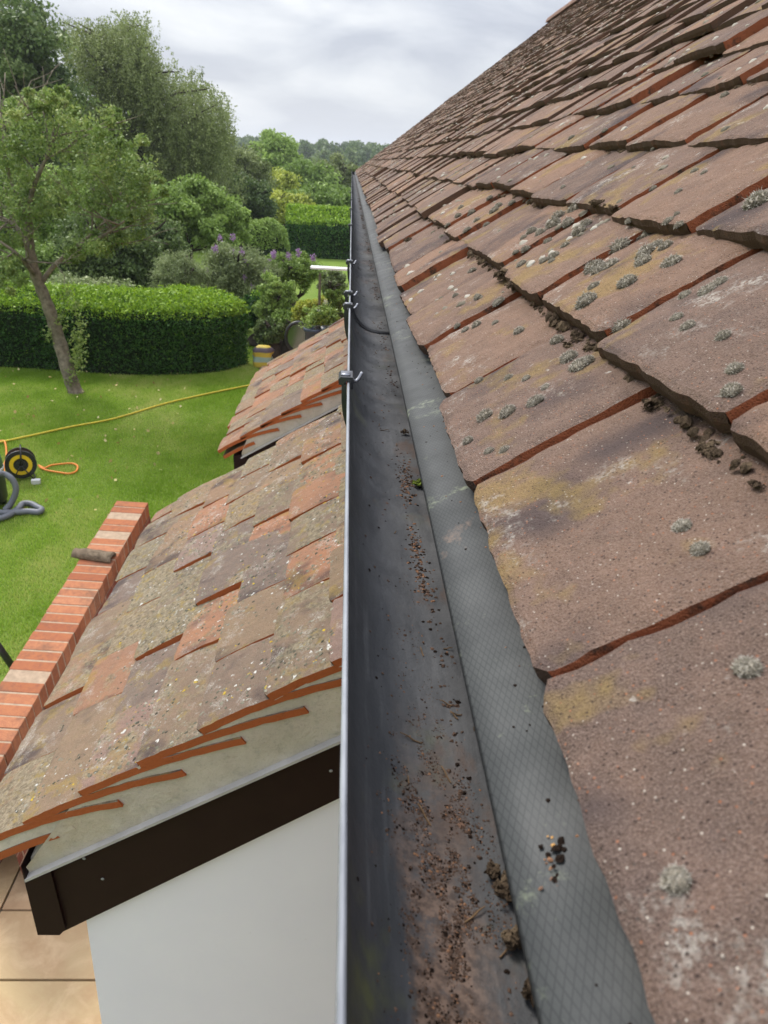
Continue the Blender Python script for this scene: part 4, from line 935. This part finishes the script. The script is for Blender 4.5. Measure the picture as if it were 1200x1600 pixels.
# border plants near the hedge end
T2(400, 490, 28, 30, 15.2, 'dark green bush filling the corner at the end of the hedge', 'shrub', L_hedge, 70, 260, .055, .35, .35, 'shrub')
T2(432, 470, 30, 38, 14.8, 'leafy light green plant with white blossom beside the hedge end', 'plant', L_mid, 60, 220, .055, .3, .65, 'shrub')
T2(450, 505, 28, 28, 14.4, 'green tangled border plant left of the grey wooden post', 'plant', L_mid, 55, 220, .05, .32, .5, 'shrub')
T2(485, 495, 26, 32, 14.2, 'yellow green border plant around the grey wooden post', 'plant', L_yel, 55, 200, .05, .32, .4, 'shrub')
T2(518, 490, 24, 36, 14.6, 'reddish green border plant beside the gutter clips', 'plant', L_mid, 55, 200, .05, .32, .35, 'shrub')
T2(418, 520, 22, 18, 14.0, 'dark low plant behind the round mirror', 'plant', L_dark, 40, 200, .05, .35, .45, 'shrub')
T2(520, 445, 20, 26, 19, 'grey green shrub on the grass beside the gutter', 'shrub', L_grey, 45, 180, .07, .3, .4, 'shrub')
L_white = leafmat('white_petal', (.6, .6, .5), (.7, .7, .62), (.8, .8, .75), .3)
# post
p = at_z(503, 540, GZ+.05); Yp = 14.0; q = at(500, 425, Yp)
mb = MB(); x, y_, z = q; mb.prism([(x-.025, GZ), (x+.025, GZ), (x+.022, z-.05), (x+.0, z), (x-.022, z-.05)], y_-.025, y_+.025)
tag(mb.build('garden_post', simple('weathered_wood', (.15, .13, .10), .9, .1, .3, 9)), 'grey weathered wooden post standing among the border plants', 'post')
# flower pots
for i, (px, lab) in enumerate([(492, 'dark blue glazed flower pot, the left one behind the farther bay roof'), (508, 'black plastic flower pot, the right one behind the farther bay roof')]):
    q = at(px, 515, 12.6); P = empty('flower_pot', (q[0], q[1], GZ+.04), lab, 'flower pot', 'pots beside the farther bay roof')
    mb = MB(); r0, r1, z1 = .13, .17, q[2]+.03; n_ = 20; z0 = GZ+.04
    rings = [(0, z0), (r0, z0), (r1*.95, z1-.05), (r1+.015, z1-.045), (r1+.015, z1), (r1-.01, z1), (r1-.02, z1-.05), (0, z1-.05)]
    mb.add([(q[0]+r*math.cos(6.2832*j/n_), q[1]+r*math.sin(6.2832*j/n_), z) for r, z in rings for j in range(n_)], [(i_*n_+j, i_*n_+(j+1) % n_, (i_+1)*n_+(j+1) % n_, (i_+1)*n_+j) for i_ in range(len(rings)-1) for j in range(n_)])
    mb.build('pot', mat_black if i else simple('blue_glaze', (.05, .07, .12), .3, .5), P, True)
    leafobj('plant', clumps((q[0], q[1], z1+.15), (.2, .2, .2), 14, .1, 120, .045, .3, .6), L_mid, P)
    if not i: flowers(P, [(q[0]+.05, q[1]-.1, z1+.3), (q[0]+.16, q[1], z1+.42)], .035, L_white)
# round garden lamp / mirror
q = at(466, 527, 13.2); RM = empty('garden_mirror', (q[0], q[1], GZ), 'round black framed garden mirror standing above the patio', 'mirror')
mb = MB(); mb.tube([(q[0]+.21*math.cos(a), q[1], q[2]+.25*math.sin(a)) for a in np.linspace(0, 6.2832, 33)], .028, 8, False); mb.tube([(q[0], q[1]+.02, GZ), (q[0], q[1]+.02, q[2]-.25)], .03, 8); mb.tube([(q[0]-.12, q[1]+.02, GZ+.02), (q[0]+.12, q[1]+.02, GZ+.02)], .02, 8); mb.build('frame', mat_black, RM, True)
mm = M_('mirror_glass', .12, .5).col((.18, .22, .25)); mm.b.inputs['Metallic'].default_value = 1
mb = MB(); n_ = 28; mb.add([(q[0]+.2*math.cos(6.2832*j/n_), q[1], q[2]+.24*math.sin(6.2832*j/n_)) for j in range(n_)]+[(q[0]+.2*math.cos(6.2832*j/n_), q[1]+.02, q[2]+.24*math.sin(6.2832*j/n_)) for j in range(n_)], [tuple(range(n_)), tuple(range(2*n_-1, n_-1, -1))]+[(j, j+n_, (j+1) % n_+n_, (j+1) % n_) for j in range(n_)]); mb.build('glass', mm.m, RM)
# yellow bag
q = at(411, 548, 13.5); mb = MB(); n_ = 18; k_ = 9; vs_ = []
for i in range(k_+1):
    t = i/k_; z = GZ+.02+t*.36
    for j in range(n_):
        a = 6.2832*j/n_; s_c = (1-.45*max(0, t-.75)/.25)*(1+.35*nz(math.cos(a)*2, math.sin(a)*2, t*3)); e_ = .6
        vs_.append((q[0]+.17*s_c*math.copysign(abs(math.cos(a))**e_, math.cos(a)), q[1]+.10*s_c*math.copysign(abs(math.sin(a))**e_, math.sin(a)), z))
mb.add(vs_, [(i*n_+j, i*n_+(j+1) % n_, (i+1)*n_+(j+1) % n_, (i+1)*n_+j) for i in range(k_) for j in range(n_)]+[tuple(range(k_*n_, (k_+1)*n_))])
m = M_('yellow_plastic_sack', .45, .4); sp_ = m.n('ShaderNodeSeparateXYZ'); m.lk(m.obj(), sp_.inputs[0])
zz = m.math('SUBTRACT', sp_.outputs[2], GZ)
c = m.mix(m.ramp(zz, [(.10, 0.), (.11, 1.), (.19, 1.), (.20, 0.)]), (.55, .42, .06), (.30, .42, .36)); c = m.mix(m.ramp(zz, [(.27, 0.), (.28, 1.), (.35, 1.), (.36, 0.)]), c, (.10, .08, .10)); m.col(c)
tag(mb.build('garden_sack', m.m, None, True), 'yellow plastic sack standing at the end of the long hedge', 'sack')

# --- far woods: too many crowns to count
def farwood(name, label, n_, yr, xr, mat, hr_, size, rc):
    ch = []
    for _ in range(n_):
        y = random.uniform(*yr); x = random.uniform(*xr)*y; z = gh(x, y); R = random.uniform(4, 7)*hr_
        for _k in range(9):
            a = random.uniform(0, 6.28); q = np.array([x+R*.6*math.cos(a)*random.random(), y+R*.5*math.sin(a), z+R*random.uniform(.3, 1.5)])
            ch.append(leaves(q+shell(90, .5)*R*.48, size, rc+rng.normal(0, .16), .15, .7))
    o = leafobj(name, ch, mat); tag(o, label, 'woodland', kind='stuff')
farwood('woodland', 'dark distant wood along the horizon', 230, (170, 330), (-.55, .12), L_far, .48, .8, .55)
farwood('tree_belt', 'green belt of trees beyond the garden', 130, (75, 120), (-.6, .06), L_dark, .26, .38, .6)
b3 = []

# ------------------------------------------------------------------ raking brick wall
fr_ = at(232, 785, 4.88); D = Vector(RC.T @ np.array([652-600, -(49-800), -F])).normalized()
Wd = .215; fr_ = Vector(fr_); Xp = Vector((1, 0, 0)); Xp = (Xp-D*Xp.dot(D)).normalized(); Xp = Vector((Xp.x, Xp.y, 0)).normalized()
LW = 2.30
wall = empty('garden_wall', (fr_.x-.2, fr_.y-2, GZ), 'sloping red brick wall with a brick on edge coping beside the nearer bay roof', 'wall')
def quadmesh(name, quads, mat):
    me = bpy.data.meshes.new(name); vs_ = []; fs = []; uv = []
    for q, u in quads:
        b_ = len(vs_); vs_ += [tuple(x) for x in q]; fs.append(tuple(range(b_, b_+4))); uv += u
    me.from_pydata(vs_, [], fs); l = me.uv_layers.new(name='UVMap'); l.data.foreach_set('uv', [c for u in uv for c in u]); return link(name, me, mat, wall)
dn = Vector((0, 0, -1))
# coping: bricks on edge, each slightly uneven, with recessed mortar
mbk = MB(); n_br = int(LW/.075)
nrm_ = Xp.cross(D).normalized()
def cbx(mb, o_, ax, ay, az, a, b, c, **k_):
    mb.add([o_+ax*x+ay*y+az*z for z in (0, c) for x, y in ((0, 0), (a, 0), (a, b), (0, b))], [(0,3,2,1),(4,5,6,7),(0,1,5,4),(1,2,6,5),(2,3,7,6),(3,0,4,7)], **k_)
for i in range(n_br):
    o_ = fr_-D*(.075*(i+1))+D*.005-Xp*Wd-nrm_*.105+nrm_*random.gauss(0, .0012)+Xp*random.gauss(0, .0015)
    cbx(mbk, o_, Xp, D, nrm_, Wd, .065, .105, rnd=random.random())
m = M_('coping_brick_clay', .92, .12); c = m.ramp(m.attr('rnd'), [(0, (.28, .10, .048)), (.5, (.37, .145, .068)), (.85, (.42, .19, .10)), (1, (.28, .15, .10))])
c = m.mix(m.ramp(m.noise(40, 5, .7), [(.4, 0.), (.75, .6)]), c, (.22, .075, .055)); c = m.mix(m.ramp(m.noise(25, 5, .7), [(.64, 0.), (.8, .2)]), c, (.50, .32, .24)); c = m.mix(m.ramp(m.noise(5, 6, .7), [(.48, 0.), (.66, .55)]), c, (.13, .085, .06)); m.col(c).bump(m.noise(120, 5), .003, .9)
ob = mbk.build('coping', m.m, wall); md = ob.modifiers.new('b', 'BEVEL'); md.width = .003; md.segments = 2
mbk = MB(); cbx(mbk, fr_-D*LW-Xp*(Wd-.003)-nrm_*.104, Xp, D, nrm_, Wd-.006, LW-.006, .102)
mbk.build('coping_mortar', simple('lime_mortar', (.36, .27, .19), .95, .05, .2, 30), wall)
# body
A0 = fr_-nrm_*.105-D*.002; B0 = A0-D*LW; x_ = Xp*Wd
quads = []
Hh = 1.3; k_ = Hh
for off in (Vector((0, 0, 0)), -x_):
    quads.append(([A0+off, B0+off, B0+off-nrm_*Hh, A0+off-nrm_*Hh], [(0, 0), (-LW, 0), (-LW, -Hh), (0, -Hh)]))
quads.append(([A0, A0-x_, A0-x_-nrm_*Hh, A0-nrm_*Hh], [(0, 0), (-.215, 0), (-.215, -Hh), (0, -Hh)]))
quadmesh('brickwork', quads, mat_wallbrick)
# old half-round tile lying across the coping
q = fr_-D*.66-Xp*.14
mb = MB(); n_ = 14; L_ = .25; ax = (Xp-D*.12).normalized(); ay = ax.cross(nrm_).normalized(); vs_ = []
for i in range(15):
    t = i/14
    for (rr, sg) in ((.040, 1), (.026, -1)):
        for j in range(n_+1):
            a = math.pi*(j/n_) if sg > 0 else math.pi*(1-j/n_)
            r_ = rr*(1+.12*nz(t*5, a*2, sg))*(1-.25*abs(t-.5)*(t < .15))
            vs_.append(q+ax*(t-.5)*L_+ay*math.cos(a)*r_*1.15+nrm_*(math.sin(a)*r_*1.0+.003))
rg = 2*(n_+1)
mb.add(vs_, [(i*rg+j, i*rg+(j+1) % rg, (i+1)*rg+(j+1) % rg, (i+1)*rg+j) for i in range(14) for j in range(rg)]+[tuple(range(rg-1, -1, -1)), tuple(range(14*rg, 15*rg))])
m = M_('old_tile', .95, .1); m.col(m.ramp(m.noise(30, 6, .7), [(.3, (.06, .045, .03)), (.55, (.17, .13, .09)), (.75, (.27, .22, .16))])).bump(m.noise(90, 5), .003, 1)
tag(mb.build('old_ridge_tile', m.m, None, True), 'curved mossy brown tile piece lying across the brick wall coping', 'tile')

# ------------------------------------------------------------------ hoses, cable reel, vacuum on the lawn
def ground_pts(l, z=.02): return [Vector(at_z(x, y, GZ+z)) for x, y in l]
mb = MB(); mb.tube(spline(ground_pts([(-60, 705), (0, 691), (60, 678), (110, 667), (165, 657), (200, 648), (260, 630), (330, 614), (400, 600), (450, 590)], .03), 8), .014, 8)
tag(mb.build('garden_hose', simple('yellow_hose', (.50, .40, .03), .45, .4, .15), None, True), 'thin yellow hose running across the lawn', 'hose')
mb = MB(); q = [Vector(at_z(x, y, GZ+.03)) for x, y in [(60, 727), (70, 731), (80, 727), (95, 725), (112, 724), (121, 728), (119, 736), (108, 740), (92, 738), (74, 735), (62, 730)]]
mb.tube(spline(q, 6), .011, 8); mb.tube(spline(ground_pts([(-40, 700), (0, 689), (8, 692), (10, 712), (6, 732), (12, 748)], .03), 6), .011, 8)
tag(mb.build('extension_cable', simple('orange_cable', (.62, .20, .03), .5, .3, .1), None, True), 'orange cable looping on the grass beside the cable reel', 'cable')
# reel
c = Vector(at_z(36, 748, GZ+.01)); RL = empty('cable_reel', c, 'round black and yellow cable reel standing on the lawn', 'cable reel')
ax = Vector((.38, -.92, 0)).normalized(); sd_ = Vector((ax.y, -ax.x, 0)); up_ = Vector((0, 0, 1)); cen = c+up_*.19
def disc(mb, cen, ax, r0, r1, t, n_=28):
    s1 = ax.orthogonal().normalized(); s2_ = ax.cross(s1); vs_ = []
    for (r, o_) in ((r0, 0), (r1, 0), (r1, t), (r0, t)):
        vs_ += [cen+ax*o_+(s1*math.cos(6.2832*j/n_)+s2_*math.sin(6.2832*j/n_))*r for j in range(n_)]
    mb.add(vs_, [(i*n_+j, i*n_+(j+1) % n_, ((i+1) % 4)*n_+(j+1) % n_, ((i+1) % 4)*n_+j) for i in range(4) for j in range(n_)])
mb = MB(); disc(mb, cen+ax*.06, ax, .02, .155, .012); disc(mb, cen-ax*.072, ax, .02, .155, .012); disc(mb, cen+ax*.05, ax, .135, .160, .025); disc(mb, cen+ax*.072, ax, .02, .05, .012); mb.build('drum', mat_black, RL)
mb = MB(); 
for k_ in range(9): mb.tube([cen+ax*(-.055+.0135*k_)+(sd_*math.cos(a)+up_*math.sin(a))*(.115+.006*(k_ % 2)) for a in np.linspace(0, 6.2832, 26)], .0075, 6, False)
mb.build('wound_cable', simple('orange_cable_wound', (.62, .22, .03), .5, .3, .1), RL, True)
mb = MB(); disc(mb, cen+ax*.0735, ax, .075, .115, .003); mb.build('yellow_band', simple('yellow_paint', (.75, .52, .02), .45, .4, .05), RL)
mb = MB()
for s in (-1, 1):
    o_ = cen+ax*(.09*s); mb.tube([o_+sd_*-.12-up_*.19, o_, o_+sd_*.12-up_*.19], .009, 7)
mb.tube([cen-ax*.09-sd_*.12-up_*.185, cen+ax*.09-sd_*.12-up_*.185], .009, 7); mb.tube([cen-ax*.09+sd_*.12-up_*.185, cen+ax*.09+sd_*.12-up_*.185], .009, 7)
mb.tube([cen-ax*.09, cen-ax*.09+up_*.17+sd_*-.02, cen+ax*.09+up_*.19-sd_*.02, cen+ax*.09], .010, 7); mb.build('stand', mat_black, RL, True)
mb = MB(); pg = c+Vector((.15, -.16, .0)); cbx(mb, pg, Vector((1, .3, 0)).normalized(), Vector((-.3, 1, 0)).normalized(), up_, .09, .06, .045); mb.build('plug', simple('white_plug', (.6, .62, .62), .4, .4, .05), RL)
# vacuum
c = Vector(at_z(-22, 790, GZ)); VC = empty('vacuum_cleaner', c, 'dark green and black canister vacuum cut by the left edge of the photo', 'vacuum cleaner')
def lathe(mb, c, pr, n_=28):
    mb.add([(c.x+r*math.cos(6.2832*j/n_), c.y+r*math.sin(6.2832*j/n_), c.z+z) for r, z in pr for j in range(n_)], [(i*n_+j, i*n_+(j+1) % n_, (i+1)*n_+(j+1) % n_, (i+1)*n_+j) for i in range(len(pr)-1) for j in range(n_)])
mb = MB(); lathe(mb, c, [(0, .06), (.20, .06), (.215, .09), (.215, .42), (.0, .42)]); mb.build('drum', mat_black, VC, True).modifiers.new('e', 'EDGE_SPLIT')
mb = MB(); lathe(mb, c, [(.216, .39), (.222, .395), (.222, .415), (.216, .42)]); mb.build('rim', simple('steel_rim', (.5, .52, .5), .3, .5, .05), VC, True)
mb = MB(); lathe(mb, c, [(.21, .421), (.215, .45), (.20, .56), (.15, .60), (0, .61)]); mb.build('motor_head', simple('green_plastic', (.04, .12, .06), .4, .5, .1), VC, True)
for a in (0.3, 1.9, 3.5, 5.0):
    mb = MB(); w_c = c+Vector((.18*math.cos(a), .18*math.sin(a), .03)); mb.tube([w_c-Vector((.012, 0, 0)), w_c+Vector((.012, 0, 0))], .03, 12); mb.build('castor', mat_black, VC, True)
mat_hose = M_('grey_ribbed_hose', .5, .4); r = mat_hose.attr('rib'); mat_hose.col((.13, .14, .16)); mat_hose = mat_hose.m
hp = [(-30, 752, .45), (0, 740, .42), (18, 748, .36), (25, 765, .25), (18, 785, .12), (8, 797, .05)]
pts = [Vector(at_z(x, y, GZ+z)) for x, y, z in hp]
pts += ground_pts([(-6, 810), (10, 808), (22, 804), (32, 796), (40, 790), (52, 790), (62, 795), (62, 799), (45, 800), (28, 801)][0:0], .04)
sp = spline(pts, 12); mb = MB(); mb.tube(sp, [.029+.0025*(i % 2) for i in range(len(sp))], 12)
sp = spline(ground_pts([(-40, 808), (-10, 811), (12, 806), (28, 795), (36, 787), (48, 787), (58, 792), (65, 796), (60, 800), (45, 799), (28, 800), (8, 801), (-20, 800)], .045), 10); mb.tube(sp, [.029+.0025*(i % 2) for i in range(len(sp))], 12)
tag(mb.build('vacuum_hose', mat_hose, None, True), 'thick grey ribbed suction hose curling on the grass', 'hose')
mb = MB(); mb.tube([Vector(at_z(-20, 985, GZ+.35)), Vector(at_z(22, 1045, GZ+.06))], .024, 12); tag(mb.build('vacuum_tube', mat_black, None, True), 'straight black tube sloping down to the lawn behind the brick wall', 'tube')

# fallen leaves on the lawn
pp_ = []
for _ in range(170):
    y = random.uniform(7, 13); x = -.1*y-1.2-random.random()*.33*y; pp_.append((x, y, GZ+.045))
o = leafobj('fallen_leaves', [leaves(np.array(pp_), .05, .6, .25, .7)], leafmat('dead_leaf', (.30, .20, .05), (.45, .36, .12), (.55, .5, .25), .1)); tag(o, 'fallen yellow leaves dotted over the lawn', 'leaves', kind='stuff')

# thin summer air: far woods fade slightly
hzb = MB(); hzb.box((-1000, -80, GZ-1), (1000, 1600, 32))
m = bpy.data.materials.new('haze_air'); m.use_nodes = True; nt_ = m.node_tree; nt_.nodes.remove(nt_.nodes['Principled BSDF'])
pv = nt_.nodes.new('ShaderNodeVolumePrincipled'); pv.inputs['Density'].default_value = .00055; pv.inputs['Color'].default_value = (.86, .92, 1, 1); pv.inputs['Anisotropy'].default_value = .2
nt_.links.new(pv.outputs[0], nt_.nodes['Material Output'].inputs['Volume'])
o = hzb.build('haze', m); tag(o, 'faint haze softening the distant woods', 'haze', kind='stuff')

# twigs and leaf bits caught in the gutter, too small to count
mb = MB()
for _ in range(34):
    y = .04+.25*random.random() if random.random() < .6 else .3+2.2*random.random(); x = random.uniform(.030, .058); a = random.uniform(0, 3.14); L_ = random.uniform(.003, .010)
    p_ = [Vector((x+math.cos(a)*L_*t, y+math.sin(a)*L_*t, gut_z(min(.058, max(.02, x+math.cos(a)*L_*t)))+.0008+.0006*math.sin(t*5))) for t in (-.5, -.15, .2, .5)]
    mb.tube(p_, [.0003, .00035, .0003, .0002], 5)
o = mb.build('twig_bits', simple('dry_twig', (.14, .09, .05), .9, .1, .4, 90), None); tag(o, 'tiny dry twigs and stalks lying among the gutter dirt', 'twigs', kind='stuff')
